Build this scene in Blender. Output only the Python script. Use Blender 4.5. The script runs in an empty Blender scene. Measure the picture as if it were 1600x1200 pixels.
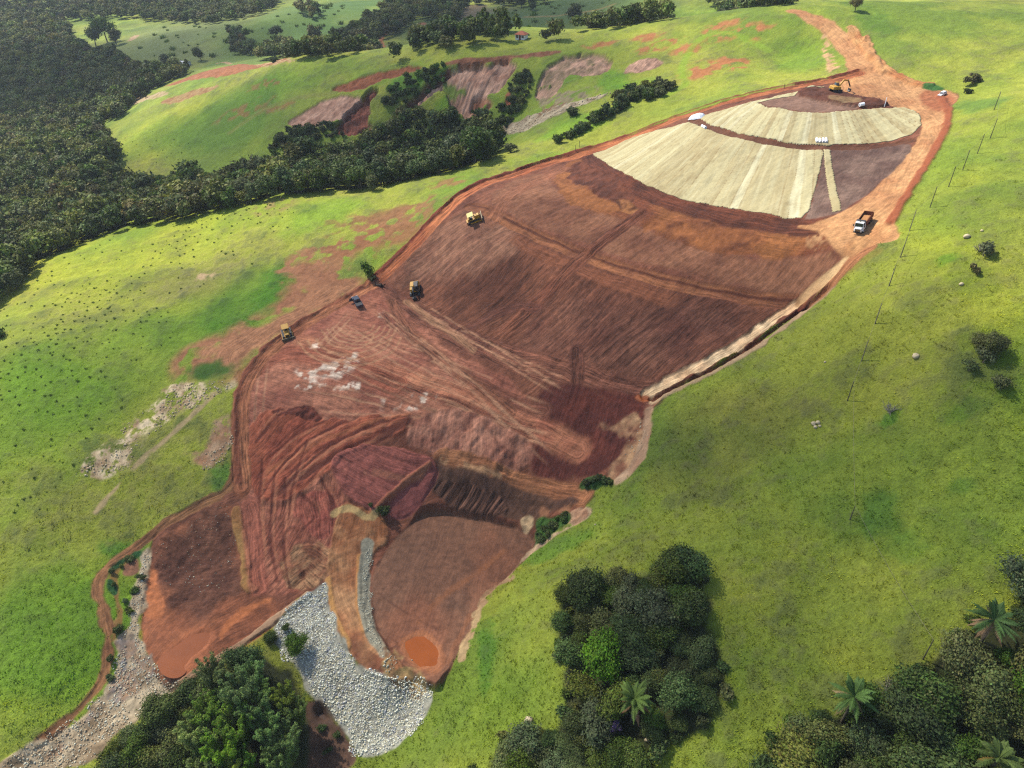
import bpy, math, random
import numpy as np
from mathutils import Vector, Matrix
rng = np.random.default_rng(11)
random.seed(11)
S = bpy.context.scene
COL = S.collection
R = math.radians
# ------------------------------------------------------------------ camera
CAMZ = 130.0
PITCH = 35.0
FPX = 1109.0
cam_d = bpy.data.cameras.new('camera')
cam = bpy.data.objects.new('camera', cam_d)
COL.objects.link(cam)
cam.location = (0, 0, CAMZ)
cam.rotation_euler = (R(90 - PITCH), 0, 0)
cam_d.sensor_width = 36.0
cam_d.lens = 36.0 * FPX / 1600.0
cam_d.clip_end = 20000
cam_d.clip_start = 0.5
S.camera = cam
cp, sp = math.cos(R(PITCH)), math.sin(R(PITCH))

def rays(u, v):
    a = (np.asarray(u, float) - 800.0) / FPX
    b = (600.0 - np.asarray(v, float)) / FPX
    return np.stack([a, cp + b * sp, -sp + b * cp], -1)

def at_depth(u, v, h):
    d = rays(u, v)
    t = h / -d[..., 2]
    return d[..., 0] * t, d[..., 1] * t

# ------------------------------------------------------------------ noise
_T = np.random.default_rng(5).random((256, 256)).astype(np.float32)
def vn(x, y, seed=0):
    x = np.asarray(x, np.float64) + seed * 17.31
    y = np.asarray(y, np.float64) + seed * 41.77
    xf = np.floor(x); yf = np.floor(y)
    fx = (x - xf).astype(np.float32); fy = (y - yf).astype(np.float32)
    xi = xf.astype(np.int64) & 255; yi = yf.astype(np.int64) & 255
    x1 = (xi + 1) & 255; y1 = (yi + 1) & 255
    fx = fx * fx * fx * (fx * (fx * 6 - 15) + 10)
    fy = fy * fy * fy * (fy * (fy * 6 - 15) + 10)
    a = _T[xi, yi]; b = _T[x1, yi]; c = _T[xi, y1]; d = _T[x1, y1]
    return (a + (b - a) * fx) * (1 - fy) + (c + (d - c) * fx) * fy

def fbm(x, y, scale, octv=4, seed=0, gain=0.5):
    x = np.asarray(x) / scale; y = np.asarray(y) / scale
    s = 0; amp = 1.0; tot = 0
    for i in range(octv):
        s = s + amp * vn(x, y, seed + i * 3)
        tot += amp
        amp *= gain
        x, y = (x * 0.8 - y * 0.6) * 2.03, (x * 0.6 + y * 0.8) * 2.03
    return s / tot - 0.5          # about -0.5 .. 0.5

def ridged(x, y, scale, octv=3, seed=0):
    return 1 - np.abs(fbm(x, y, scale, octv, seed)) * 4

def sst(a, b, x):
    t = np.clip((x - a) / (b - a), 0, 1)
    return t * t * (3 - 2 * t)

# ------------------------------------------------------------------ base relief: surveyed heights below the drone, thin plate spline
CT = """1350 355 63;1440 250 56;1472 150 51;1350 140 51;1330 85 47.5;1280 45 43;1235 17 39.5;1290 225 57.5;1080 188 60;1400 222 56;1260 170 53;1430 190 53.5
1250 338 65.5;1100 315 69;930 240 72;1000 330 72.5;850 270 75.5;1200 370 69.5;1300 380 66;742 340 79;850 375 79.5;1000 425 79.5;1150 460 79;1250 470 77.5;1150 390 73;700 310 79
600 470 95;700 520 95;800 555 95;900 590 95;1010 615 94.5;650 455 94;558 470 95;448 522 98;450 560 99.5;400 640 104;500 620 102.5;560 560 98;700 620 100.5
640 700 108;750 735 109.5;910 770 109;800 680 105;900 660 101;1000 650 97;600 740 111.5;650 760 113.5;640 815 118;740 770 114.5
700 850 118.6;800 830 118.3;660 1010 119;620 900 119;760 900 118.5;430 700 109;450 800 115;400 900 120;300 870 120.5;300 1010 122;400 940 121.2;240 960 122
230 860 120;350 770 114;370 700 109.5;540 850 117;560 1000 118.5;610 1055 119.3;480 960 121;540 1080 124;600 1120 125;640 1100 123.5;665 1085 121.5
330 1040 121.6;420 970 121;200 1050 124;100 1170 127.5;520 1150 128;380 1150 126.5;200 1190 127;250 840 117.5;150 900 119.5;140 1000 121.5;30 1150 124;0 950 119;200 700 110;330 700 109.5;0 700 110
0 560 104;200 560 102;300 500 99;400 440 95;250 420 98;150 400 100;70 410 103;0 465 106;430 310 89;330 350 94;560 330 86;580 400 90;650 320 82.5;620 295 82.5;780 240 77
500 265 95;300 295 106;150 325 112;50 390 112;0 300 118;100 200 122;0 150 126;160 190 115;700 210 88;600 228 92;790 205 82
230 235 104;230 200 100;180 195 105;330 190 93;400 150 83;300 140 89;240 150 97;350 110 83;450 92 71;640 84 64;800 62 57.5;1000 38 49.5;1100 24 44.5;1180 17 41.5
480 190 86;560 150 77;560 190 84;700 110 66;720 150 74;760 170 77;850 110 63;900 150 66;850 190 73.5;950 130 62;1000 170 64;1000 90 56;1100 100 54;1150 60 48;1060 170 62;1200 120 53.5;1250 80 49.5
450 60 93;430 30 84;300 60 98;250 70 101;330 90 99;500 60 92;600 40 84;700 50 80;600 75 86;524 80 89;815 58 67;850 20 72;900 30 70;1000 15 62;1100 5 58;0 60 112;0 20 110;150 20 104;300 20 98;550 5 85;750 5 78
1300 5 39.5;1450 5 37.5;1600 5 37;1600 150 45;1600 300 53;1500 400 60;1600 450 60.5;1600 600 69;1450 550 70;1340 500 71.5;1400 420 65;1340 620 80;1240 480 78;1100 580 88;1200 560 83
1600 750 78;1600 900 85;1600 1050 91;1600 1190 97;1450 750 82.5;1450 900 89;1300 750 88;1300 900 94;1300 1050 98;1300 1190 102;1150 700 92.5;1150 850 97.5;1000 760 103;920 800 110.5;850 870 116.5;740 960 118.4;720 1060 119;700 1150 120.8;800 1000 114.5;900 900 107.5;900 1050 109.5;1000 900 102.5;1050 1050 104.5;1050 1180 107;850 1150 113;760 1190 118"""
pts = np.array([[float(q) for q in s.split()] for s in CT.replace('\n', ';').split(';')])
cx, cy = at_depth(pts[:, 0], pts[:, 1], pts[:, 2])
WP = np.array([(-110, 455, 92), (0, 445, 86), (60, 430, 76), (130, 425, 62), (-220, 490, 102), (-600, 1000, 84), (-200, 1000, 74), (200, 1000, 62), (600, 1000, 50),
               (-1400, 1700, 45), (0, 1700, 35), (1400, 1700, 30), (-100, 15, 131), (0, 15, 128), (100, 15, 108), (190, 60, 96), (-190, 110, 120), (-240, 30, 122), (240, 20, 96), (330, 420, 40), (500, 600, 42), (-500, 400, 118), (-350, 250, 108), (350, 250, 42)], float)
cx = np.concatenate([cx, WP[:, 0]]); cy = np.concatenate([cy, WP[:, 1]]); ch = np.concatenate([pts[:, 2], WP[:, 2]])
SC = 200.0
def tps_k(r2):
    return 0.5 * r2 * np.log(r2 + 1e-9)
n = len(cx)
X = cx / SC; Y = cy / SC
K = tps_k((X[:, None] - X) ** 2 + (Y[:, None] - Y) ** 2) + np.eye(n) * 2e-4
Pm = np.stack([np.ones(n), X, Y], 1)
A = np.block([[K, Pm], [Pm.T, np.zeros((3, 3))]])
sol = np.linalg.solve(A, np.concatenate([CAMZ - ch, np.zeros(3)]))
tw, ta = sol[:n], sol[n:]
def base(x, y):
    x = np.asarray(x, float).ravel() / SC; y = np.asarray(y, float).ravel() / SC
    out = np.empty(len(x))
    for i in range(0, len(x), 100000):
        a = x[i:i + 100000]; b = y[i:i + 100000]
        k = tps_k((a[:, None] - X) ** 2 + (b[:, None] - Y) ** 2)
        out[i:i + 100000] = k @ tw + ta[0] + ta[1] * a + ta[2] * b
    return out

def march(u, v, zf, t0=60.0, t1=1900.0, steps=420):
    """first point where the sight line through a pixel meets the land"""
    u = np.atleast_1d(np.asarray(u, float)); v = np.atleast_1d(np.asarray(v, float))
    d = rays(u, v); d = d / np.linalg.norm(d, axis=1)[:, None]
    ts = t0 * (t1 / t0) ** (np.arange(steps) / (steps - 1))
    px = d[:, 0:1] * ts; py = d[:, 1:2] * ts; pz = CAMZ + d[:, 2:3] * ts
    gap = pz - zf(px.ravel(), py.ravel()).reshape(px.shape)
    below = gap < 0
    k = np.where(below.any(1), below.argmax(1), steps - 1); k = np.maximum(k, 1)
    i = np.arange(len(u))
    g0 = gap[i, k - 1]; g1 = gap[i, k]
    f = np.clip(g0 / (g0 - g1 + 1e-9), 0, 1)
    t = ts[k - 1] + (ts[k] - ts[k - 1]) * f
    return d[:, 0] * t, d[:, 1] * t

def poly(s):
    a = np.array([float(q) for q in s.replace(',', ' ').split()]).reshape(-1, 2)
    x, y = march(a[:, 0], a[:, 1], base)
    return np.stack([x, y], 1)

def smooth(p, closed=True, it=2):
    for _ in range(it):
        q = np.roll(p, -1, 0) if closed else p[1:]
        a = p if closed else p[:-1]
        r = np.empty((2 * len(a), 2)); r[0::2] = a * .75 + q * .25; r[1::2] = a * .25 + q * .75
        p = r if closed else np.concatenate([p[:1], r, p[-1:]])
    return p

def sdf(p, x, y):
    """signed distance to a closed outline, negative inside"""
    d2 = np.full(x.shape, 1e18); ins = np.zeros(x.shape, bool)
    for i in range(len(p)):
        ax, ay = p[i]; bx, by = p[(i + 1) % len(p)]
        ex, ey = bx - ax, by - ay
        t = np.clip(((x - ax) * ex + (y - ay) * ey) / (ex * ex + ey * ey + 1e-12), 0, 1)
        d2 = np.minimum(d2, (x - ax - t * ex) ** 2 + (y - ay - t * ey) ** 2)
        c = (ay > y) != (by > y)
        if abs(ey) > 1e-12:
            ins ^= c & (x < ax + (y - ay) * ex / ey)
    d = np.sqrt(d2)
    return np.where(ins, -d, d)

def along(p, x, y):
    """distance along and sideways offset of points to an open line"""
    best = np.full(x.shape, 1e18); so = np.zeros(x.shape); do = np.full(x.shape, 1e9); acc = 0
    for i in range(len(p) - 1):
        ax, ay = p[i]; bx, by = p[i + 1]
        ex, ey = bx - ax, by - ay; L = math.hypot(ex, ey) + 1e-9
        t = np.clip(((x - ax) * ex + (y - ay) * ey) / (L * L), 0, 1)
        dx = x - ax - t * ex; dy = y - ay - t * ey
        d2 = dx * dx + dy * dy
        m = d2 < best
        best = np.where(m, d2, best); so = np.where(m, acc + t * L, so)
        do = np.where(m, np.sqrt(d2) * np.sign((x - ax) * -ey + (y - ay) * ex + 1e-12), do)
        acc += L
    return so, do

# ------------------------------------------------------------------ the sheet of land
NC = 1000
ys = list(np.arange(-30, 38, 1.0)) + [38.0]
while ys[-1] < 1250:
    yv = ys[-1]
    ys.append(yv + max(0.17, 0.0022 * yv))
while ys[-1] < 6000:
    ys.append(ys[-1] * 1.06)
ys = np.array(ys); NR = len(ys)
def halfw(y):
    return 0.7213 * (cp * np.maximum(y, 0) + sp * 112.0) * 1.13 + np.clip(y - 1250, 0, None) * 0.8
ss = np.concatenate([np.linspace(-2.6, -1.02, 50), np.linspace(-1, 1, NC), np.linspace(1.02, 2.6, 50)]); NC = len(ss)
GX = (halfw(ys)[:, None] * ss).ravel(); GY = np.repeat(ys, NC)
Z = base(GX, GY)
far = sst(1100, 1700, GY)
Z = Z * (1 - far) + (CAMZ - 40 + 30 * fbm(GX, GY, 900, 3, 2)) * far
N = len(Z)
C = np.zeros((N, 3), np.float32)
KIND = np.zeros(N, np.int8)      # which named stretch of ground a point belongs to
GR = np.ones(N, np.float32)      # grassiness
WET = np.zeros(N, np.float32)
TRK = np.zeros((N, 3), np.float32)      # along, across, strength of tool and tyre marks

def A(r, g, b, k=2.2):
    if r > g and b < g: b = b * .9          # soils: the open sky adds its own blue
    c = np.array([r, g, b]) / 255.0
    c = np.where(c <= 0.04045, c / 12.92, ((c + 0.055) / 1.055) ** 2.4)
    return (c / k).astype(np.float32)
SUN_K, SHD_K = 2.2, 1.35
def mixc(a, b, t):
    return a + (b - a) * t[:, None]

# grass
n1 = fbm(GX, GY, 38, 4, 1); n2 = fbm(GX, GY, 7, 4, 2); n3 = fbm(GX, GY, 1.7, 3, 3)
ga, gb, gc, gd = A(172, 178, 62, 2.1), A(130, 154, 50, 2.1), A(98, 116, 48, 2.1), A(160, 148, 92, 2.0)
C[:] = mixc(np.broadcast_to(ga, (N, 3)), np.broadcast_to(gb, (N, 3)), np.clip(0.5 + n1 * 2.4 + n2 * .8, 0, 1))
C[:] = mixc(C, np.broadcast_to(gd, (N, 3)), np.clip(-n1 * 1.3 + n3 * 1.4 + n2 * 1.2 - 0.1, 0, .65))
C[:] = mixc(C, np.broadcast_to(gc, (N, 3)), np.clip(n3 * 1.5 + n2 * 1.5 - 0.08, 0, .7))
C *= ((1 + n3 * 0.45) * (1.05 + .5 * fbm(GX, GY, 55, 3, 14)))[:, None]
amp = np.clip(1 - (GY - 300) / 500, 0.2, 1)
Z += (n2 * .9 + n3 * 0.3) * amp + n1 * 1.6 * sst(80, 200, GY)

def pick(p, m):
    lo = p.min(0) - m; hi = p.max(0) + m
    return np.nonzero((GX > lo[0]) & (GX < hi[0]) & (GY > lo[1]) & (GY < hi[1]))[0]

REG = {}
def area(s, ca, cb=None, soft=1.0, rag=1.0, rs=4.0, cov=1.0, ns=3.0, kind=None, grass=0.0, dz=0.0, rough=0.0, rrs=2.0, wet=0.0, thr=None, streak=None, sk=(14, .9), samp=.5, sm=2, seed=0, level=None, name=None, sdz=0.0, gain=0.5):
    """lay one kind of ground inside an outline: colours ca..cb mixed by noise, ragged edge, height change, tool marks"""
    if soft <= 2.5: soft = max(.18, soft * .45)
    p = smooth(poly(s), True, sm)
    if name: REG[name] = p
    i = pick(p, soft + rag + 1)
    if len(i) == 0: return
    x, y = GX[i], GY[i]
    d = sdf(p, x, y) + fbm(x, y, rs, 3, 50 + seed) * 2 * rag
    m = (1 - sst(-soft, soft, d)).astype(np.float32)
    if thr is not None:
        m = m * sst(thr - .08, thr + .08, fbm(x, y, ns, 4, 77 + seed, gain) + .5).astype(np.float32)
    m *= cov
    t = np.clip(0.5 + fbm(x, y, ns, 4, 20 + seed) * 2.2, 0, 1)
    col = mixc(np.broadcast_to(ca, (len(i), 3)), np.broadcast_to(ca if cb is None else cb, (len(i), 3)), t)
    hz = np.zeros(len(i))
    if streak is not None:
        q = poly(streak)
        if len(q) == 2:
            e = (q[1] - q[0]) / np.linalg.norm(q[1] - q[0])
            w = fbm(x, y, 25, 2, 8) * 5
            a_ = (x * e[0] + y * e[1]); b_ = (-x * e[1] + y * e[0]) + w
        else:
            a_, b_ = along(smooth(q, False), x, y)
            b_ = b_ + fbm(x, y, 18, 2, 8) * 3
        st = fbm(a_ / sk[0], b_ / sk[1], 1.0, 3, 31 + seed)
        col = col * (1 + samp * 1.0 * st)[:, None]
        hz += st * sdz * .6
        q_ = i[m > .5]; TRK[q_, 0] = a_[m > .5]; TRK[q_, 1] = b_[m > .5]; TRK[i, 2] = TRK[i, 2] * (1 - m) + m * samp
    else: TRK[i, 2] *= 1 - m
    col = col * (1 + 0.6 * fbm(x, y, .9, 2, 60 + seed))[:, None]
    C[i] = C[i] * (1 - m[:, None]) + col * m[:, None]
    GR[i] = GR[i] * (1 - m) + grass * m
    WET[i] = WET[i] * (1 - m) + wet * m
    if level is not None:
        Z[i] = Z[i] * (1 - m) + (CAMZ - level + fbm(x, y, 6, 3, 4) * .12) * m
    if rough:
        hz += (fbm(x, y, rrs, 4, 90 + seed)) * 2 * rough
    Z[i] += (dz + hz) * m
    if kind is not None: KIND[i[m > 0.5]] = kind

def line(s, w, ca, cb=None, cov=1.0, soft=0.6, rag=.5, kind=None, dz=0.0, track=0.0, tw=(18, .7), grass=0.0, seed=0, off=0.0, tdz=0.12, sm=2, thr=None, ns=3.0):
    soft = max(.18, soft * .5)
    p = smooth(poly(s), False, sm)
    i = pick(p, w + soft + rag + abs(off) + 1)
    if len(i) == 0: return
    x, y = GX[i], GY[i]
    a_, b_ = along(p, x, y)
    b_ = b_ - off
    L = np.sum(np.linalg.norm(np.diff(p, axis=0), axis=1))
    d = np.abs(b_) - w / 2 + fbm(x, y, 3, 3, 51 + seed) * 2 * rag
    m = (1 - sst(-soft, soft, d)).astype(np.float32) * cov
    if off: m = m * sst(0, 7, a_) * sst(0, 7, L - a_)
    if thr is not None:
        m = m * sst(thr - .08, thr + .08, fbm(x, y, ns, 4, 78 + seed) + .5).astype(np.float32)
    t = np.clip(0.5 + fbm(x, y, 5, 4, 21 + seed) * 2.2, 0, 1)
    col = mixc(np.broadcast_to(ca, (len(i), 3)), np.broadcast_to(ca if cb is None else cb, (len(i), 3)), t)
    st = fbm(a_ / tw[0], (b_ + fbm(x, y, 15, 2, 9) * 2) / tw[1], 1.0, 3, 33 + seed)
    col = col * (1 + 2 * track * st)[:, None] * (1 + 0.3 * fbm(x, y, 1.0, 2, 61 + seed))[:, None]
    C[i] = C[i] * (1 - m[:, None]) + col * m[:, None]
    GR[i] = GR[i] * (1 - m) + grass * m
    WET[i] *= (1 - m)
    Z[i] += (dz + (st * tdz * 4 if track else 0)) * m
    if track:
        q_ = i[m > .5]; TRK[q_, 0] = a_[m > .5]; TRK[q_, 1] = b_[m > .5]; TRK[i, 2] = TRK[i, 2] * (1 - m) + m * track * 1.4
    else: TRK[i, 2] *= 1 - m * .7
    if kind is not None: KIND[i[m > 0.5]] = kind

def tint(u, v, ru, rv, f, cov=1.0, c=None, thr=None, ns=4.0, seed=0):
    """a patch of recoloured ground round a point: growth, soil, painted sun patches, size given in the survey's pixels"""
    x0, y0 = (q[0] for q in march([u], [v], base)); x1, y1 = (q[0] for q in march([u + ru], [v], base)); x2, y2 = (q[0] for q in march([u], [v - rv], base))
    a = max(1, math.hypot(x1 - x0, y1 - y0)); b = max(1, math.hypot(x2 - x0, y2 - y0))
    i = np.nonzero((abs(GX - x0) < 2.2 * a) & (abs(GY - y0) < 2.2 * b))[0]
    if len(i) == 0: return
    x, y = GX[i], GY[i]
    r = np.sqrt(((x - x0) / a) ** 2 + ((y - y0) / b) ** 2) + fbm(x, y, min(a, b) * .8, 3, 40 + seed) * .9
    m = (1 - sst(.55, 1.35, r)) * cov
    if thr is not None:
        m = m * sst(thr - .07, thr + .07, fbm(x, y, ns, 4, 79 + seed) + .5)
    m = m[:, None].astype(np.float32)
    if c is None: C[i] = C[i] * (1 + (np.array(f, np.float32) - 1) * m)
    else:
        C[i] = C[i] * (1 - m) + c * m * (1 + .5 * fbm(x, y, 1.2, 3, 6))[:, None]
        GR[i] *= (1 - m[:, 0] * .9)
# ------------------------------------------------------------------ meadow variation, including sunlit stretches painted brighter
G_dry = A(150, 132, 92); G_soil = A(176, 120, 88); 
for u, v, ru, rv, f in [(1130, 690, 130, 70, (.8, .72, .95)), (1000, 700, 60, 50, (.8, .85, .9)), (1375, 800, 34, 40, (.55, .75, .8)), (1410, 850, 40, 25, (.7, .85, .8)), (1500, 760, 25, 14, (.7, .85, .85)),
                        (1390, 655, 18, 12, (.5, .8, .6)), (1480, 405, 20, 8, (.6, .85, .6)), (1540, 560, 50, 60, (.72, .8, .8)), (1520, 430, 40, 40, (.75, .82, .8)), (1510, 640, 40, 16, (.7, .85, .7)),
                        (1530, 160, 26, 9, (.55, .75, .9)), (1455, 137, 14, 3, (.45, .65, .6)), (1250, 95, 40, 30, (.85, 1, .8)), (1360, 25, 25, 20, (.7, .85, .8)), (1600, 550, 60, 250, (1.15, 1.15, .9)),  # right edge strip: sunshine put into a brighter grass colour
                        (1450, 250, 40, 60, (1.1, 1.05, .9)), (1450, 80, 160, 40, (1.05, 1.0, 1.1)), (380, 470, 60, 50, (.52, .78, .45)), (430, 450, 35, 40, (.5, .76, .45)), (330, 580, 40, 14, (.45, .75, .5)),
                        (230, 350, 170, 60, (1.2, 1.2, .7)), (150, 560, 200, 60, (.82, .96, .7)), (300, 500, 90, 40, (.78, .92, .65)), (240, 215, 60, 28, (1.35, 1.3, .9)), (350, 190, 80, 40, (.72, .9, .7)), (60, 640, 120, 90, (.72, .98, .6)), (100, 1000, 140, 110, (.8, 1.0, .6)), (200, 780, 170, 60, (.86, .88, .85)),  # left crest and knoll field: sun patches painted into the grass colour
                        (330, 440, 70, 30, (.82, .78, 1.1)), (270, 440, 60, 20, (.85, .82, 1.1)), (290, 870, 60, 12, (.55, .85, .7)), (200, 860, 40, 14, (.55, .85, .7)), (345, 745, 20, 22, (.5, .85, .7)),
                        (1000, 960, 60, 60, (.7, .8, .8)), (780, 1100, 60, 50, (.9, .95, .8)), (860, 860, 60, 16, (.6, .85, .75)), (760, 1020, 14, 50, (.6, .85, .75)),
                        (650, 270, 80, 20, (.8, 1, .75)), (720, 280, 40, 14, (.75, .95, .75)), (500, 330, 60, 22, (.7, .95, .6)), (560, 400, 40, 30, (.7, .92, .65)),
                        (850, 250, 50, 14, (.8, 1, .75)), (600, 115, 60, 14, (.75, .95, .7)), (500, 105, 80, 18, (.75, .95, .65)), (640, 130, 30, 16, (.45, .85, .45)), (690, 120, 22, 14, (.45, .85, .45)), (700, 155, 18, 14, (.6, .9, .5)),
                        (885, 120, 40, 14, (.7, .9, .7)), (960, 125, 20, 20, (.6, .95, .5)), (1000, 130, 50, 10, (.8, 1, .7)), (900, 195, 50, 14, (.75, 1.05, .55))]:
    tint(u, v, ru, rv, f)
# far fields
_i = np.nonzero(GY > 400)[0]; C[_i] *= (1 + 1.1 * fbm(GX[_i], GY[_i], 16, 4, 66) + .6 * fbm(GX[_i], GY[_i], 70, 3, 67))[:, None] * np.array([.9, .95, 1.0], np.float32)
for u, v, ru, rv, c in [(270, 60, 110, 28, A(134, 146, 80)), (440, 30, 70, 24, A(104, 136, 54)), (490, 50, 60, 12, A(92, 126, 54)), (540, 12, 60, 12, A(88, 126, 50)), (770, 25, 40, 16, A(98, 100, 66)), (660, 40, 40, 10, A(74, 96, 48)), (880, 20, 120, 20, A(88, 116, 52)), (1010, 14, 60, 8, A(116, 136, 64))]:
    tint(u, v, ru, rv, None, .8, c)
area("715,8 770,5 752,48 712,45", A(125, 108, 80), soft=4, rag=6)
line("598,72 594,62 602,50 622,38 640,30 648,20 651,10", 3.5, A(196, 130, 88), soft=1, rag=1)
line("340,98 350,96 360,99", 3, A(200, 165, 130)); line("820,26 880,24 930,16 960,6", 2.5, A(160, 140, 90), soft=2)
area("195,66 205,56 218,53 214,60", A(205, 170, 140), soft=1.5, rag=2); area("650,38 662,35 668,39 656,41", A(170, 110, 75), soft=1.5, rag=2)
# ------------------------------------------------------------------ old gullies on the far spur
MV1, MV2 = A(212, 166, 152, 1.9), A(170, 124, 110, 1.9)
area("518,138 556,122 618,103 665,101 650,110 600,121 562,143 524,143", A(176, 106, 72), A(150, 84, 58), soft=1.5, rag=1.5, rough=.5, dz=-.6)
area("510,152 560,146 574,160 560,172 540,184 482,202 445,194 470,176", MV1, MV2, soft=1.2, rag=1.5, rough=.6, dz=-.8, samp=.3, streak="480,200 540,150")
area("452,193 485,198 535,181 530,187 480,202", A(205, 190, 178), soft=.8, rag=1, thr=.42)
area("545,165 568,150 582,130 592,142 574,165 582,205 575,212 545,212 520,205 515,193 540,183", A(160, 92, 76), A(118, 66, 54), soft=1.0, rag=2, rough=1.8, rrs=4, dz=-3, samp=.4, streak="575,140 560,205")
area("600,150 618,148 615,162 600,160", A(170, 98, 76), soft=1, rag=1.5, rough=1.5, dz=-1)
area("640,158 660,135 692,112 730,104 770,98 806,91 802,122 775,145 745,158 735,188 715,180 700,150 690,135 668,150 650,166 625,170", MV1, MV2, soft=1.2, rag=1.8, rough=1.5, rrs=5, dz=-2.2, samp=.35, streak="770,100 730,180", sk=(12, 1.4), sdz=2.4)
area("690,118 705,122 740,142 700,150 690,135", A(120, 140, 52), soft=2, rag=2, thr=.45)
line("630,172 650,150 680,122 700,108", 2.5, A(120, 74, 60), dz=-1.2, soft=1)
area("735,150 768,145 770,165 748,190 735,185", A(160, 100, 80), A(190, 140, 110), soft=1, rag=2, rough=1.8, dz=-1.5, thr=.4)
area("788,150 800,140 800,165 790,172", A(176, 104, 78), soft=1, rag=1.5, rough=1.5)
area("832,150 842,125 862,100 892,84 930,83 958,88 952,112 918,118 890,112 880,135 868,150 845,158", MV1, A(150, 128, 104), soft=1.2, rag=1.8, rough=1.2, rrs=5, dz=-1.6, samp=.3, streak="930,88 850,150", thr=.2)
area("832,150 868,148 900,140 940,130 930,150 880,168 840,172", A(165, 150, 122), soft=2, rag=3, thr=.5, ns=3, rough=.6)
area("970,118 985,98 1010,88 1040,94 1030,104 995,112", MV1, A(182, 140, 128), soft=1, rag=1.2, rough=.5, samp=.4, streak="1020,90 980,118", sk=(12, 1.0))
area("776,202 805,190 850,174 900,160 948,146 955,146 920,162 880,178 850,192 815,208 780,210", A(214, 196, 178), A(172, 150, 132), soft=.8, rag=1.2, rough=.7, rrs=3, samp=.3, streak="780,205 950,147", sk=(6, .8), dz=.3)
area("846,165 895,158 858,182 840,186", A(150, 116, 90), soft=2, rag=2, thr=.45)
for q in ["690,98 780,88 832,82 830,88 760,97 700,103", "785,90 835,80 884,80 860,88"]:
    area(q, A(165, 108, 84), A(140, 88, 66), soft=1.2, rag=1.5, rough=.4)
for u, v, ru, rv in [(1010, 57, 24, 6), (1025, 73, 26, 7), (1070, 76, 22, 9), (1050, 62, 16, 5), (1130, 40, 30, 7), (1150, 52, 40, 8), (1185, 47, 22, 5), (1100, 105, 34, 11), (1140, 95, 30, 9), (1085, 115, 26, 9), (1150, 102, 30, 7), (935, 70, 26, 5), (1170, 66, 16, 5), (1190, 92, 14, 4)]:
    tint(u, v, ru, rv, None, .95, A(200, 130, 88), thr=.5, ns=3.5)
# spur top
area("250,137 300,118 340,105 395,97 462,92 430,100 395,108 350,120 300,127 268,132", A(190, 122, 86), A(168, 104, 70), soft=1.5, rag=2, rough=.3)
area("395,97 462,91 462,97 420,103 400,108", A(216, 178, 140), soft=1.5, rag=2, thr=.45)
area("245,160 300,141 352,130 330,141 296,153 262,164", A(190, 158, 112), A(170, 120, 84), soft=1.5, rag=2, rough=.4)
area("198,152 235,148 268,145 250,152 215,163", A(214, 188, 158), A(186, 160, 120), soft=1.5, rag=2, rough=.4)
for u, v, ru, rv in [(420, 130, 36, 7), (440, 165, 24, 7), (380, 175, 30, 10)]:
    tint(u, v, ru, rv, None, .7, A(165, 112, 76), thr=.5, ns=4)
line("360,208 400,180 440,160 480,150 520,146", 3, A(150, 150, 70), cov=.6, soft=2)
# paths on the meadow
line("1040,150 1078,128 1060,112 1085,62 1130,48 1200,80", 3, A(150, 182, 48), cov=.7, soft=1.5)
line("1240,470 1280,445 1330,420 1370,395", 2, A(150, 130, 70), cov=.6, soft=1)
# ------------------------------------------------------------------ bare soil on the meadow by the works
PK = A(178, 122, 94)
area("480,395 555,425 575,440 530,468 450,520 385,560 370,598 310,590 262,572 300,540 360,512 420,482 455,440", PK, A(162, 108, 82), soft=3, rag=5, rs=9, thr=.36, ns=5, kind=1)
area("575,440 530,468 450,518 385,560 372,600 330,575 300,545 385,520 450,480 520,440", PK, A(186, 130, 100), soft=3, rag=3, kind=1, samp=.3, streak="575,440 450,512 385,560")
for u, v, ru, rv, c in [(500, 405, 50, 26, PK), (610, 360, 60, 22, A(165, 110, 80)), (560, 370, 50, 24, A(165, 110, 80)), (470, 420, 40, 24, PK), (580, 340, 60, 12, A(160, 115, 80)), (640, 330, 40, 14, A(160, 112, 80)), (430, 320, 40, 10, A(165, 145, 90)), (320, 425, 14, 9, A(215, 180, 150)), (700, 285, 30, 7, A(160, 118, 78))]:
    tint(u, v, ru, rv, None, .9, c, thr=.5, ns=3)
RK = A(240, 214, 188, 1.7)
area("365,592 330,600 268,600 258,622 205,655 165,690 120,735 180,755 215,700 235,680 285,645 330,625 365,605", RK, A(196, 160, 130), soft=2, rag=4, rs=6, thr=.47, ns=2.0, seed=3, gain=.8)
area("365,650 335,660 325,690 290,705 325,735 350,715 368,690", A(216, 176, 150), A(190, 140, 110), soft=2, rag=3, thr=.38, ns=1.8, seed=4, gain=.8)
line("350,600 290,660 240,700 180,760 150,800", 1.2, A(205, 178, 138), thr=.45, ns=4)
tint(328, 578, 36, 13, None, .9, A(62, 108, 30))
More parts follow.
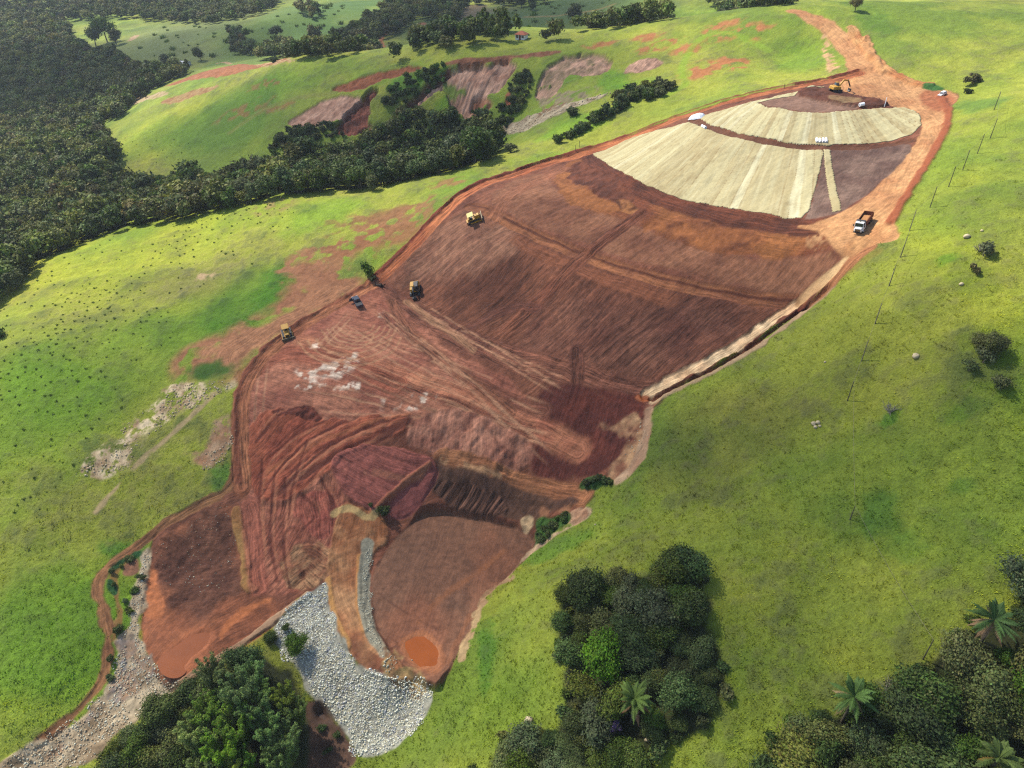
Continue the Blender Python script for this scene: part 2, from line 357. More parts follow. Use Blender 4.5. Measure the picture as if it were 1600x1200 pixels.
# ------------------------------------------------------------------ the works: overall soil
BR1, BR2 = A(126, 78, 62, 1.6), A(100, 58, 46, 1.6)
area("1345,108 1330,112 1255,130 1180,146 1090,172 1000,205 925,228 850,248 780,272 715,304 680,338 640,378 600,413 575,438 520,473 450,513 410,548 382,585 369,622 368,690 364,756 310,783 270,805 232,850 236,900 222,950 222,1010 245,1045 280,1075 330,1042 420,985 455,940 490,915 520,1000 590,1060 640,1058 686,1084 712,1032 735,985 745,942 790,905 830,862 850,835 880,820 915,797 912,775 955,752 990,735 1010,690 1016,640 1050,605 1110,572 1180,530 1250,482 1290,443 1325,405 1360,384 1402,376 1406,360 1392,340 1425,290 1455,240 1478,190 1486,168 1502,146 1480,140 1440,130 1410,120 1380,105", BR1, BR2, soft=.5, rag=.7, ns=6, kind=1, dz=-.3, streak="1020,420 850,560", sk=(22, .8), samp=.3, sdz=.25, rough=.06, sm=1)
# middle embankment tones and dozer passes
MV = A(146, 98, 78, 1.8); MVd = A(118, 74, 58, 1.8)
area("790,285 850,262 870,300 980,345 1080,385 1200,398 1310,388 1318,400 1255,462 1150,445 1000,408 850,358 755,318", MV, MVd, soft=1.5, rag=1.2, ns=7, streak="980,350 900,400", sk=(16, .7), samp=.22, sdz=.25)
area("740,322 860,385 1000,440 1150,470 1245,480 1150,535 1010,612 860,575 720,520 620,450 640,390 690,340", A(118, 72, 56, 1.75), A(88, 50, 38, 1.75), soft=2, rag=2, ns=10, streak="990,440 760,620", sk=(18, .75), samp=.5, sdz=.35)
area("860,470 1000,470 1200,480 1010,605 900,590 790,550", A(84, 50, 44, 1.4), A(118, 78, 66, 1.4), cov=.6, soft=6, rag=6, ns=8, streak="1050,470 880,620", sk=(16, .7), samp=.5)
area("690,345 760,330 830,380 760,420 640,440 620,430", A(150, 106, 90, 1.6), A(122, 82, 70, 1.6), cov=.8, soft=4, rag=3, streak="760,350 640,430", sk=(14, .8), samp=.3)
# dark terrace under the straw blankets
DK = A(112, 62, 44, 1.7); DK2 = A(80, 44, 34, 1.7); OC = A(150, 94, 58, 1.8)
area("862,270 905,240 935,238 985,285 1090,322 1180,338 1290,346 1312,372 1290,392 1190,398 1110,390 1060,375 985,342 905,322 870,300", DK, OC, soft=1.2, rag=1.5, ns=9, streak="880,280 1000,330 1180,375 1300,380", sk=(14, .9), samp=.3, sdz=.3)
area("866,282 905,290 960,305 995,318 985,330 930,325 880,310", OC, A(136, 82, 48, 1.8), soft=1.5, rag=1.5, ns=6)
area("1010,345 1100,345 1180,360 1200,375 1140,392 1060,375 1000,352", A(156, 96, 60, 1.8), A(104, 60, 40, 1.8), soft=1.5, rag=2, ns=4, rough=.15)
line("920,238 945,265 990,292 1060,318 1140,338 1230,350 1285,352", 6, DK2, A(104, 56, 40, 1.7), soft=1, rag=1, track=.35, tw=(14, .8))
area("880,262 910,245 935,262 975,295 1000,320 960,318 900,285", DK2, A(110, 62, 46, 1.7), soft=1, rag=2, rough=.4, rrs=2)
area("1250,360 1290,368 1305,395 1290,400 1268,380", A(220, 170, 130), A(130, 80, 56), soft=1, rag=1.5, thr=.5, ns=2, gain=.65)
area("960,308 985,310 1000,322 985,332 968,325", A(176, 116, 76), A(90, 52, 38), soft=.8, rag=1, ns=1.5, rough=.3)
# bench roads
RD1, RD2 = A(154, 98, 70, 1.8), A(130, 80, 60, 1.8)
line("735,322 790,345 850,372 920,402 1000,428 1080,448 1160,462 1250,468", 3.6, RD1, RD2, dz=-.4, soft=.5, rag=.3, track=.25)
line("735,318 790,341 850,368 920,398 1000,424 1080,444 1160,458 1250,464", .9, A(84, 46, 34, 1.5), soft=.5, rag=.2, dz=.1)
line("800,352 900,400 990,432 1080,455", 3.5, A(130, 78, 58, 1.6), cov=.7, off=-3.4, soft=1, track=.2)
line("1000,332 960,362 915,397 880,432 820,490 760,540", 4.2, A(96, 54, 42, 1.5), A(116, 70, 54, 1.5), cov=.85, soft=.8, rag=.4, track=.6, tw=(20, .55))
line("590,455 650,490 720,528 790,556 860,580 940,602 1015,618", 7, A(100, 60, 50, 1.5), A(122, 76, 62, 1.5), cov=.85, soft=1.5, rag=.6, track=.5, tw=(20, .6))
line("720,515 770,490 800,480 840,480", 3, A(92, 54, 46, 1.5), cov=.6, track=.4)
line("900,545 905,590 890,635", 3.2, A(84, 48, 40, 1.5), cov=.7, track=.7, tw=(16, .5), soft=.8)
line("770,345 800,300 850,275 880,262", 5, A(150, 96, 76, 1.7), cov=.6, track=.4, soft=1.5)
# lower right dark slope
area("830,640 850,600 905,600 1005,622 1012,650 985,700 940,742 885,748 835,735 812,690", A(96, 48, 40, 1.45), A(76, 38, 34, 1.45), soft=1.5, rag=1.5, ns=5, streak="930,620 890,740", sk=(10, .9), samp=.25, sdz=.15)
area("930,660 975,655 1000,640 1010,690 985,735 955,752 945,735 975,700 985,680 940,675", A(196, 152, 120), A(140, 92, 74), soft=1, rag=1.5, thr=.42, ns=2.4, rough=.3, gain=.6)
# ------------------------------------------------------------------ the pink platform on the left
PL1, PL2 = A(178, 116, 96, 1.7), A(150, 90, 76, 1.7)
area("590,445 620,480 700,545 790,590 850,640 835,672 720,655 640,655 560,700 470,790 440,900 400,905 385,800 374,640 392,585 455,518 540,470", PL1, PL2, soft=1.5, rag=1.5, ns=8, streak="430,540 620,580 840,680", sk=(22, .9), samp=.3, sdz=.3)
line("470,530 560,560 700,610 840,668 905,700", 5, A(186, 122, 96, 1.7), A(164, 100, 80, 1.7), cov=.8, soft=2, track=.35)
line("500,545 620,600 740,640 830,672", 2.2, A(110, 62, 50, 1.5), cov=.8, soft=1, track=.5, dz=-.2)
line("600,490 680,560 760,610 850,640", 3.5, A(106, 64, 52, 1.5), cov=.7, soft=1.5, track=.5)
line("635,470 690,510 740,545", 1.8, A(190, 140, 112), cov=.7, soft=.8, track=.3)
line("610,470 650,530 740,600 800,640", 3, A(126, 80, 62, 1.6), cov=.7, track=.5, soft=1)
line("385,585 440,545 520,560 620,600", 6, A(150, 84, 66, 1.7), cov=.7, track=.4, soft=2)
WH = A(250, 232, 224, 1.6)
for u, v, ru, rv, th in [(528, 575, 26, 13, .34), (490, 578, 30, 12, .5), (548, 602, 26, 6, .5), (480, 600, 26, 6, .55), (494, 538, 9, 4, .3), (597, 490, 7, 5, .4), (552, 555, 8, 5, .45), (640, 625, 40, 12, .52), (720, 690, 40, 12, .56)]:
    tint(u, v, ru, rv, None, .65, WH, thr=th + .06, ns=1.7)
for c_, r_ in [((560, 505), 1), ((545, 520), 1.6)]:       # turning loops left by tyres
    a_, b_ = c_
    for k in range(5):
        q = 24 + k * 9 * r_
        line(" ".join(f"{a_ + q * math.cos(t) * 1.0:.1f},{b_ + q * .62 * math.sin(t):.1f}" for t in np.linspace(.1, 2.9, 9)), .5, A(214, 160, 128), cov=.65, soft=.25, rag=.15, dz=-.04, seed=k)
_q = np.random.default_rng(31)
for (u0, v0, u1, v1) in [(470, 540, 860, 690), (520, 500, 780, 640), (575, 470, 880, 720), (440, 600, 640, 640), (420, 560, 405, 760), (430, 640, 800, 665), (560, 480, 470, 560), (600, 520, 860, 640), (410, 620, 420, 800), (450, 560, 700, 640), (520, 600, 830, 700), (395, 640, 430, 860), (640, 480, 900, 600), (690, 500, 1000, 620), (480, 640, 400, 720)]:
    for k in range(2):
        j = _q.normal(size=6) * [8, 5, 14, 8, 14, 8]; um, vm = (u0 + u1) / 2 + j[2], (v0 + v1) / 2 + j[3]
        cc_ = A(200, 148, 122, 1.7) if _q.random() < .55 else A(104, 62, 50, 1.5)
        for o_ in (-1.0, 1.0):
            line(f"{u0 + j[0]:.0f},{v0 + j[1]:.0f} {um:.0f},{vm:.0f} {u1 + j[4]:.0f},{v1 + j[5]:.0f}", .45, cc_, cov=.55, soft=.3, rag=.12, off=o_, dz=-.05, thr=.38, ns=6, seed=k)
# rough pink cut face above the basin road
area("640,655 700,640 760,655 822,672 832,740 760,728 690,705 640,695", A(172, 118, 102, 1.6), A(136, 86, 74, 1.6), soft=1, rag=1.5, ns=2.5, rough=.7, rrs=2.2, streak="740,660 735,730", sk=(5, .8), samp=.25)
line("690,716 730,728 780,745 840,764 912,772", 4.5, A(166, 110, 80, 1.7), A(142, 90, 66, 1.7), soft=.6, rag=.5, track=.3, dz=.2)
line("690,716 750,735 780,745", 1.5, A(210, 162, 128), cov=.7, thr=.5)
# gullied dark bank
area("628,702 700,724 780,748 850,772 915,780 885,792 832,808 790,810 718,796 668,765 640,730", A(98, 68, 56, 1.6), A(84, 58, 50, 1.6), soft=.8, rag=.6, streak="740,738 700,800", sk=(12, .9), samp=.25)
area("672,742 720,748 780,772 800,800 770,806 715,796 672,768", A(92, 62, 52, 1.6), A(80, 54, 46, 1.6), soft=.8, rag=.6, streak="735,750 700,800", sk=(12, 1.0), samp=.7, sdz=2.2)
# dark red spoil fan
FN1, FN2 = A(140, 72, 56, 1.6), A(116, 58, 48, 1.6)
area("396,655 430,634 470,640 520,655 585,650 632,645 640,662 610,685 560,702 520,730 480,765 430,790 392,770 384,710", FN1, A(166, 92, 70, 1.7), soft=.8, rag=1.2, ns=5, streak="640,650 520,670 420,760", sk=(14, .9), samp=.4, sdz=.16, rough=.2, dz=.35)
area("420,640 470,632 510,645 500,660 460,650 430,650", A(104, 54, 44, 1.5), soft=.6, rag=1.2, rough=.9, rrs=2)
line("640,655 580,690 520,715 470,745 430,775", 1.6, A(100, 54, 44, 1.5), soft=.8, rag=.6, dz=-.2)
line("640,645 560,665 480,700 420,735", 1.0, A(196, 120, 88), cov=.6, soft=.5)
# churned slope under it
area("392,780 440,790 480,765 520,735 540,760 540,800 522,850 512,900 450,930 420,935 400,900", A(160, 100, 82, 1.7), A(134, 76, 62, 1.7), soft=1, rag=1.5, ns=4, streak="480,740 470,840 400,915", sk=(9, .8), samp=.5, sdz=.5, rough=.25)
area("455,785 490,765 530,770 528,810 515,835 500,845 470,825", A(132, 68, 60, 1.6), A(156, 88, 74, 1.7), soft=.8, rag=1, streak="500,765 515,840", sk=(8, .8), samp=.5, sdz=.6)
area("440,850 500,840 520,870 512,905 470,920 435,925", A(188, 140, 108), A(140, 86, 66), soft=1, rag=2, ns=2.2, rough=.3, streak="440,900 480,860 515,890", sk=(6, .7), samp=.5)
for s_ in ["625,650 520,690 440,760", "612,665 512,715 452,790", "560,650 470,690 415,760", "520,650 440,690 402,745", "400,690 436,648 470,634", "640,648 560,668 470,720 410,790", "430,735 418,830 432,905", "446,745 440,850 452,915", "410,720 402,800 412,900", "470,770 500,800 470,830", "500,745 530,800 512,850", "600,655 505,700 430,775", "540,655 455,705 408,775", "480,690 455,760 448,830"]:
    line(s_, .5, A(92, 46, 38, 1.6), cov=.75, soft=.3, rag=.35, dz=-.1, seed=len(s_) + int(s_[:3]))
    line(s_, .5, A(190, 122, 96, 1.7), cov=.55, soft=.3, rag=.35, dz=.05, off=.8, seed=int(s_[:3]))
# spoil tip with a flat top and a smooth purple face
area("510,722 560,692 630,700 690,722 672,768 640,805 612,812 575,795 540,775", A(154, 88, 80, 1.6), A(136, 76, 70, 1.6), soft=.9, rag=.7, ns=5, streak="540,720 640,760", sk=(12, 1.0), samp=.4, dz=.8, sdz=.35)
area("598,790 630,760 672,727 690,735 672,768 640,806 614,812", A(142, 80, 78, 1.6), A(132, 74, 72, 1.6), soft=.7, rag=.4, ns=5, dz=-.6)
line("590,795 625,762 672,727", 1.2, A(176, 108, 86), soft=.5, dz=.5)
line("540,742 580,735 640,755 672,730", 1.2, A(190, 124, 100), cov=.5, thr=.5)
# causeway and gravel ramp
CW1, CW2 = A(184, 136, 102, 1.9), A(152, 96, 66, 1.8)
area("532,782 560,792 590,806 606,815 606,848 582,858 570,905 572,960 600,1010 640,1045 655,1062 610,1064 562,1052 530,990 512,940 513,880 522,830", CW1, CW2, soft=.7, rag=.8, ns=5, streak="560,810 540,900 580,1010", sk=(12, .9), samp=.25, dz=.4, sdz=.2, rough=.1)
line("520,800 545,790 575,812 590,800", 1.4, A(206, 170, 122), soft=.5, rag=.8); line("512,905 520,960 545,1010", 1.2, A(206, 150, 96), soft=.5, rag=.4, dz=.3); line("562,870 558,940 570,985", 1.2, A(200, 140, 90), soft=.5, rag=.4, dz=.3)
area("545,1000 580,1005 610,1040 600,1055 560,1045", A(118, 72, 56, 1.7), A(170, 120, 90), soft=1.5, rag=2, ns=3)
line("575,850 567,900 568,945 580,990 600,1018", 2.4, A(178, 170, 158), soft=.4, rag=.4, kind=4)
# mud basins
area("604,855 640,815 672,778 720,800 800,812 838,828 832,862 790,905 750,936 733,985 712,1030 690,1072 680,1084 650,1060 605,1015 580,965 580,905", A(140, 98, 80, 1.7), A(124, 84, 68, 1.7), soft=.8, rag=.6, ns=12, kind=3, wet=.25, level=118.9, streak="720,800 690,900 660,1020", sk=(14, 1.3), samp=.18)
area("222,955 300,985 330,962 425,936 422,972 345,1036 285,1072 246,1046 222,1010", A(200, 120, 76, 1.8), A(170, 98, 66, 1.8), soft=3, rag=.6, ns=9, kind=3, wet=.25, level=121.4, cov=.97)
tint(770, 900, 40, 70, (1.12, .98, .9), .8); tint(640, 1000, 60, 70, (1.15, .96, .88), .9); tint(640, 860, 40, 40, (.88, .9, .92), .8); tint(720, 940, 22, 14, (.8, .85, .9), .8)
line("790,860 740,900 690,930 655,970", 1.2, A(176, 112, 80), cov=.5, thr=.45, soft=.8); line("735,960 715,1000 700,1040", 1, A(184, 118, 86), cov=.5, soft=.5)
line("590,925 640,960 690,985", .5, A(90, 56, 46, 1.5), cov=.6, thr=.5); line("700,960 720,1000 690,1060", .5, A(90, 56, 46, 1.5), cov=.6, thr=.5)
for k in range(14):     # drying cracks
    a_ = rng.uniform(600, 700); b_ = rng.uniform(980, 1060)
    line(f"{a_:.0f},{b_:.0f} {a_ + rng.uniform(-20, 20):.0f},{b_ + rng.uniform(5, 18):.0f} {a_ + rng.uniform(-30, 30):.0f},{b_ + rng.uniform(20, 30):.0f}", .3, A(96, 60, 48, 1.5), cov=.6, soft=.25, rag=.3, seed=k)
area("232,892 246,845 290,812 364,778 372,820 372,870 400,920 420,935 422,972 345,1036 285,1072 246,1046 222,1010 222,955", A(178, 108, 76, 1.8), A(150, 88, 64, 1.8), soft=.8, rag=.6, ns=9, kind=3, wet=.25, cov=.97, streak="420,930 340,970 270,1050", sk=(12, 1.0), samp=.2)
area("240,885 250,842 300,806 364,778 374,812 372,870 396,915 380,935 330,955 318,985 290,965 262,955 246,925", A(112, 72, 58, 1.6), A(90, 56, 46, 1.6), soft=3, rag=2.2, rs=3, ns=3, rough=.4, rrs=1.8, dz=.5, kind=1, streak="250,850 320,880 370,870", samp=.25)
area("330,940 400,925 420,940 415,975 345,1030 320,1010 335,975", A(150, 90, 66, 1.8), A(128, 78, 60, 1.7), soft=2, rag=1.5, cov=.8, streak="420,940 330,1000", sk=(10, .8), samp=.4)
area("420,930 430,935 395,955 352,985 345,1005 340,985 370,950", A(204, 122, 82, 1.8), soft=1, rag=1, cov=.95)
area("226,892 242,893 250,930 262,962 238,975 222,955", A(204, 122, 80, 1.8), soft=1, rag=1.4, cov=.9, wet=.3)
# soil edges
line("280,1076 330,1040 400,990 440,955 480,930", 1.6, A(206, 164, 138), A(176, 136, 112), soft=.5, rag=.5, kind=1, dz=.5)
line("370,800 378,850 386,890 384,916 398,922", 2.2, A(190, 144, 92), A(164, 112, 72), soft=.5, rag=.7, kind=1, dz=.4)
line("390,790 395,860 405,920", 4, A(164, 96, 80, 1.7), cov=.8, soft=1, track=.3)
# haul track round the left side
line("372,620 372,700 366,762 310,788 232,838 165,884 148,918 165,955 172,1010 160,1070 60,1165", 1.9, A(182, 128, 92), A(152, 102, 74), soft=.7, rag=.7, kind=2, track=.3, tw=(14, .6))
line("210,862 175,890 180,930 190,960 178,1000", 1.2, A(170, 112, 80), cov=.8, soft=.6, kind=2)
area("190,880 215,870 222,890 205,902 188,898", A(172, 120, 98), soft=.6, rag=.6, kind=3)
# creek of stones
area("236,852 226,900 222,950 218,985 236,1034 282,1078 240,1108 190,1142 130,1202 -40,1202 0,1190 60,1164 130,1114 172,1066 182,1010 206,960 214,900 224,862", A(222, 200, 180), A(168, 142, 120), soft=.8, rag=1.6, ns=3.2, rough=.4, rrs=2, kind=4, gain=.65)
area("190,1000 215,990 236,1034 262,1056 230,1085 160,1110 120,1150 90,1180 60,1190 130,1120 180,1070", A(196, 156, 130), A(150, 150, 150), soft=1, rag=2, ns=2.5, thr=.4, kind=4)
area("235,1045 262,1050 285,1075 268,1085 245,1070", A(110, 84, 64), soft=.6, rag=.6, wet=.8, kind=4)
# stone apron bed
area("420,1000 450,948 490,925 512,900 516,950 535,1000 562,1048 610,1064 650,1058 680,1086 672,1112 640,1152 600,1178 562,1182 540,1150 510,1112 478,1090 470,1040", A(196, 192, 188, 1.9), A(160, 154, 148, 1.9), soft=.6, rag=1.0, ns=2, kind=4, rough=.2, rrs=1.2)
area("470,1098 500,1088 522,1122 545,1150 562,1184 540,1215 440,1225 440,1150", A(112, 80, 66, 1.6), A(90, 64, 52, 1.6), soft=.8, rag=.8, ns=4, wet=.4, kind=3)
area("600,1000 640,1040 672,1075 650,1085 610,1060 600,1030", A(206, 172, 120), A(150, 110, 84), soft=1, rag=1.5, thr=.4, ns=1.8)
# cut along the right side: pale bank above a dark ditch
BG1, BG2 = A(246, 214, 182, 1.6), A(214, 172, 140, 1.7)
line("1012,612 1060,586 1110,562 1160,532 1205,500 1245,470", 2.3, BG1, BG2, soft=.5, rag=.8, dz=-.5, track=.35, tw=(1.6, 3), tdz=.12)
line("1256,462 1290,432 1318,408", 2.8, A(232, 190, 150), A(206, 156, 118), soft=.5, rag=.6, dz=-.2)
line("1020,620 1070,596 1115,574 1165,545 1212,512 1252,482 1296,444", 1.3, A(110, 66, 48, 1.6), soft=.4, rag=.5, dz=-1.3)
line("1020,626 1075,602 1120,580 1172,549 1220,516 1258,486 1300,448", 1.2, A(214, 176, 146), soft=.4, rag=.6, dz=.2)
line("1262,478 1310,430 1340,398 1360,388", 2.5, A(190, 126, 92), soft=.6, rag=.6, track=.3, kind=2)
area("1245,475 1268,468 1266,482 1250,490", A(96, 46, 34, 1.6), soft=.5, rag=.5, dz=-.9)
area("990,618 1012,612 1022,622 1004,628", A(186, 98, 50), soft=.4, rag=.3, wet=.7, kind=3)
line("1014,642 1008,690 994,728 965,752", 2.0, A(206, 170, 146), A(170, 128, 108), soft=.6, rag=.7, kind=1)
area("905,800 920,790 925,805 880,830 855,848 832,860 815,878 800,895 790,905 800,885 830,852 870,826", A(218, 182, 156), soft=.5, rag=.8, thr=.35, ns=1.6)
area("812,812 826,802 834,818 828,830 816,826", A(214, 178, 146), soft=.5, rag=.6, rough=.6); area("890,800 912,792 920,805 898,822 888,815", A(216, 176, 150), A(180, 126, 104), soft=.5, rag=.8, rough=.6)
line("795,903 772,915 752,938 742,975 728,1010 720,1030", 1.8, A(214, 180, 142), A(176, 136, 108), soft=.4, rag=1.0, thr=.35, ns=1.5)
area("845,790 885,785 890,800 850,805", A(170, 116, 90), soft=1, rag=1.5, thr=.5, ns=1.5)
for q in ["908,752 935,742 960,748 952,760 925,766 908,764", "830,832 848,808 885,800 890,812 868,828 838,852"]:
    area(q, A(78, 112, 46, 1.9), A(58, 88, 38, 1.9), soft=.8, rag=1.6, grass=1, rough=.7, rrs=1.5, kind=0)
for q in ["165,888 190,870 218,862 222,868 192,882 172,900", "165,905 178,905 184,930 172,932"]:
    area(q, A(52, 96, 48, 1.6), A(40, 76, 38, 1.6), soft=.6, rag=1, grass=1, rough=.5, kind=0)
for q in ["868,950 890,915 940,898 1000,905 1050,885 1090,895 1105,950 1118,1010 1130,1075 1115,1125 1060,1148 1012,1175 990,1225 965,1270 735,1285 745,1215 785,1172 845,1160 888,1118 892,1070 878,1010", "1198,1190 1220,1145 1290,1130 1340,1098 1400,1086 1432,1056 1480,1018 1520,984 1560,958 1605,924 1700,890 1820,1000 1780,1320 1180,1320", "140,1215 195,1165 240,1135 290,1100 330,1078 385,1048 415,1018 460,1060 480,1110 475,1230 450,1310 120,1310"]:
    area(q, A(84, 88, 46), A(60, 66, 36), soft=1.5, rag=1.5, ns=3, grass=.6, kind=0)
# ------------------------------------------------------------------ haul roads
OR1, OR2 = A(224, 168, 126, 2.2), A(200, 140, 102, 2.2)
area("1232,14 1270,20 1318,44 1350,78 1385,104 1420,122 1478,140 1500,146 1484,168 1478,192 1455,238 1424,292 1394,338 1406,360 1402,376 1360,384 1322,405 1300,385 1290,362 1240,352 1280,345 1330,325 1370,290 1405,250 1436,215 1442,190 1430,172 1400,163 1345,150 1300,140 1296,132 1320,118 1326,105 1312,80 1290,55 1250,30 1226,18", OR1, OR2, soft=.6, rag=.8, ns=7, kind=2, streak="1240,18 1300,48 1340,95 1400,145 1458,190 1440,245 1390,310 1350,350 1290,358", sk=(22, .9), samp=.22, sdz=.18, sm=1)
area("1395,345 1404,370 1370,382 1335,400 1310,395 1340,365", A(226, 168, 122), A(206, 140, 98), cov=.7, soft=2, rag=2, streak="1320,390 1390,340", sk=(16, .9), samp=.25)
area("1440,135 1500,146 1480,170 1462,175 1440,160", A(186, 106, 76), A(166, 92, 64), cov=.8, soft=2, rag=1, streak="1440,160 1490,150", samp=.2)
line("1330,45 1360,90 1400,120 1450,133", 3.5, A(204, 128, 84), A(222, 168, 120), soft=.6, rag=1, kind=2, dz=.5, track=.3)
area("1346,72 1352,57 1358,60 1368,85 1385,112 1375,115 1358,95 1346,85", A(230, 172, 126), A(204, 140, 96), soft=.6, rag=.8, dz=.5, rough=.2, kind=2)
line("1470,150 1484,175 1478,200 1455,245 1420,300 1392,345", 2.0, A(172, 96, 66), soft=.8, rag=.5, dz=.4, kind=2)
area("1335,102 1345,110 1330,140 1310,150 1290,145 1320,125", A(226, 164, 116), cov=.6, soft=2, rag=1, streak="1335,105 1320,145", sk=(10, .6), samp=.4)
area("1283,48 1296,60 1312,105 1300,120 1290,90", A(222, 176, 140), soft=1, rag=1.5, thr=.5, ns=3)
area("1440,128 1470,133 1480,140 1445,140", A(70, 118, 50), soft=.8, rag=.8, grass=1, kind=0)
# berm road along the left edge
line("1340,112 1255,131 1180,148 1090,174 1000,207 922,232 850,252 780,278 718,309 684,342 644,382 605,418 580,442", 4.6, A(158, 88, 60, 1.8), A(184, 112, 78, 1.9), soft=.6, rag=.5, kind=2, track=.4, tw=(20, .6), dz=-.2)
line("1340,109 1255,127 1180,144 1090,170 1000,203 922,227 850,247 780,272 715,304 680,337 640,377 600,413 578,437", 1.1, A(122, 58, 44, 1.6), A(116, 58, 44, 1.6), soft=.5, rag=.5, dz=.4, kind=1)
line("580,442 520,478 455,517 414,552 388,588 374,628 375,690 378,760", 4.2, A(182, 118, 88, 1.8), A(158, 96, 72, 1.8), soft=.7, rag=.6, kind=2, track=.45, tw=(18, .6))
line("590,432 530,468 452,512 410,547 382,585 368,622 369,690 372,750", 1.1, A(138, 80, 62, 1.6), soft=.6, rag=.7, dz=.25)
# ------------------------------------------------------------------ ground of the head of the fill: bare lens and heaps
MA = A(176, 146, 134); 
area("1184,160 1215,151 1246,146 1290,152 1345,164 1338,170 1290,175 1240,173 1200,167", A(162, 124, 114), A(144, 108, 98), soft=.5, rag=.3, ns=8, kind=1)
area("1243,149 1250,141 1275,135 1296,137 1330,146 1352,153 1395,160 1375,166 1345,167 1300,160 1265,153", A(120, 72, 58), A(98, 58, 46), soft=.6, rag=.8, rough=.6, rrs=3, dz=.8, kind=1)
area("1290,149 1335,153 1350,160 1320,163 1295,157", A(172, 140, 108), A(148, 112, 84), soft=.6, rag=.6, kind=1)
area("1296,228 1420,220 1428,232 1392,272 1345,312 1302,337 1258,343 1262,330 1278,285 1287,230", A(140, 112, 106), A(110, 82, 78), soft=.7, rag=.6, ns=6, kind=1, streak="1350,235 1290,320", sk=(10, .9), samp=.2)
line("1080,186 1110,200 1170,216 1230,226 1292,230 1350,229 1425,219", 2.6, A(128, 84, 66), A(104, 64, 50), soft=.4, rag=.3, kind=1, dz=-.35)
# the hollow of the three puddles
def hollow(s, lev, rim):
    p = smooth(poly(s), True, 2)
    i = pick(p, 5); x, y = GX[i], GY[i]
    d = sdf(p, x, y) + fbm(x, y, 5, 4, 5) * 2.6
    m = (1 - sst(-1.2, .6, d)).astype(np.float32)
    Z[i] = Z[i] * (1 - m) + (CAMZ - lev - .35) * m
    m2 = (1 - sst(.1, 1.4, d)).astype(np.float32)[:, None] * .7
    C[i] = C[i] * (1 - m2) + rim * m2
    WET[i] = np.maximum(WET[i], m2[:, 0] * .6)
    return p
PONDS = [(hollow("630,1000 645,992 666,995 684,1008 692,1030 682,1044 666,1050 650,1043 636,1022", 118.95, A(190, 118, 80, 1.8)), CAMZ - 119.08, 'orange muddy puddle in the right mud basin beside the stone apron'),
         (hollow("252,1040 275,1012 300,996 325,988 331,994 318,1015 300,1035 290,1058 274,1064 260,1058", 121.45, A(192, 112, 76, 1.8)), CAMZ - 121.58, 'long orange muddy puddle in the left mud basin above the bamboo'),
         (hollow("492,1112 500,1100 512,1106 518,1120 508,1126 498,1122", 127.5, A(84, 62, 54, 1.6)), CAMZ - 127.65, 'small dark pool at the foot of the stone apron beside the bamboo')]
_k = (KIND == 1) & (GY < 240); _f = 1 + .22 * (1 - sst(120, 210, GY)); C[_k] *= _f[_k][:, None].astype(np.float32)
WETC = np.clip(WET, 0, 1)
C[:] = np.clip(C, 0.004, 0.8)

# ------------------------------------------------------------------ lookups on the finished land
Zg = Z.reshape(NR, NC)
def gidx(x, y):
    x = np.asarray(x, float); y = np.asarray(y, float)
    r = np.clip(np.searchsorted(ys, y) - 1, 0, NR - 2)
    fy = np.clip((y - ys[r]) / (ys[r + 1] - ys[r]), 0, 1)
    c = np.interp(x / halfw(y), ss, np.arange(NC))
    ci = np.clip(np.floor(c).astype(int), 0, NC - 2)
    return r, fy, ci, np.clip(c - ci, 0, 1)
def gz(x, y):
    r, fy, c, fx = gidx(x, y)
    a = Zg[r, c] * (1 - fx) + Zg[r, c + 1] * fx
    b = Zg[r + 1, c] * (1 - fx) + Zg[r + 1, c + 1] * fx
    return a * (1 - fy) + b * fy
def gcol(x, y):
    r, fy, c, fx = gidx(x, y)
    return C.reshape(NR, NC, 3)[r, c], GR.reshape(NR, NC)[r, c], KIND.reshape(NR, NC)[r, c]
def spot(u, v):
    x, y = march([u], [v], gz)
    return float(x[0]), float(y[0]), float(gz(x, y)[0])
def spots(u, v):
    x, y = march(u, v, gz)
    return x, y, gz(x, y)
# ------------------------------------------------------------------ mesh and material helpers
def tag(o, label=None, cat=None, group=None, kind=None):
    if label: o['label'] = label
    if cat: o['category'] = cat
    if group: o['group'] = group
    if kind: o['kind'] = kind
    return o

def mesh_np(name, verts, faces, mat, col=None, smooth_=True):
    """faces: list of int arrays (n,k)"""
    me = bpy.data.meshes.new(name)
    verts = np.asarray(verts, np.float32)
    me.vertices.add(len(verts)); me.vertices.foreach_set('co', verts.ravel())
    li = np.concatenate([f.ravel() for f in faces]).astype(np.int32)
    lt = np.concatenate([np.full(len(f), f.shape[1], np.int32) for f in faces])
    me.loops.add(len(li)); me.loops.foreach_set('vertex_index', li)
    me.polygons.add(len(lt)); me.polygons.foreach_set('loop_start', (np.cumsum(lt) - lt).astype(np.int32))
    me.polygons.foreach_set('loop_total', lt) if False else None
    if smooth_: me.polygons.foreach_set('use_smooth', np.ones(len(lt), bool))
    me.update(calc_edges=True)
    if col is not None:
        ca = me.color_attributes.new('Col', 'FLOAT_COLOR', 'POINT')
        c4 = np.ones((len(verts), 4), np.float32); c4[:, :col.shape[1]] = col
        ca.data.foreach_set('color', c4.ravel())
    if mat: me.materials.append(mat)
    return me

def link(name, me, parent=None, loc=None):
    o = bpy.data.objects.new(name, me); COL.objects.link(o)
    if parent: o.parent = parent
    if loc is not None: o.location = loc
    return o

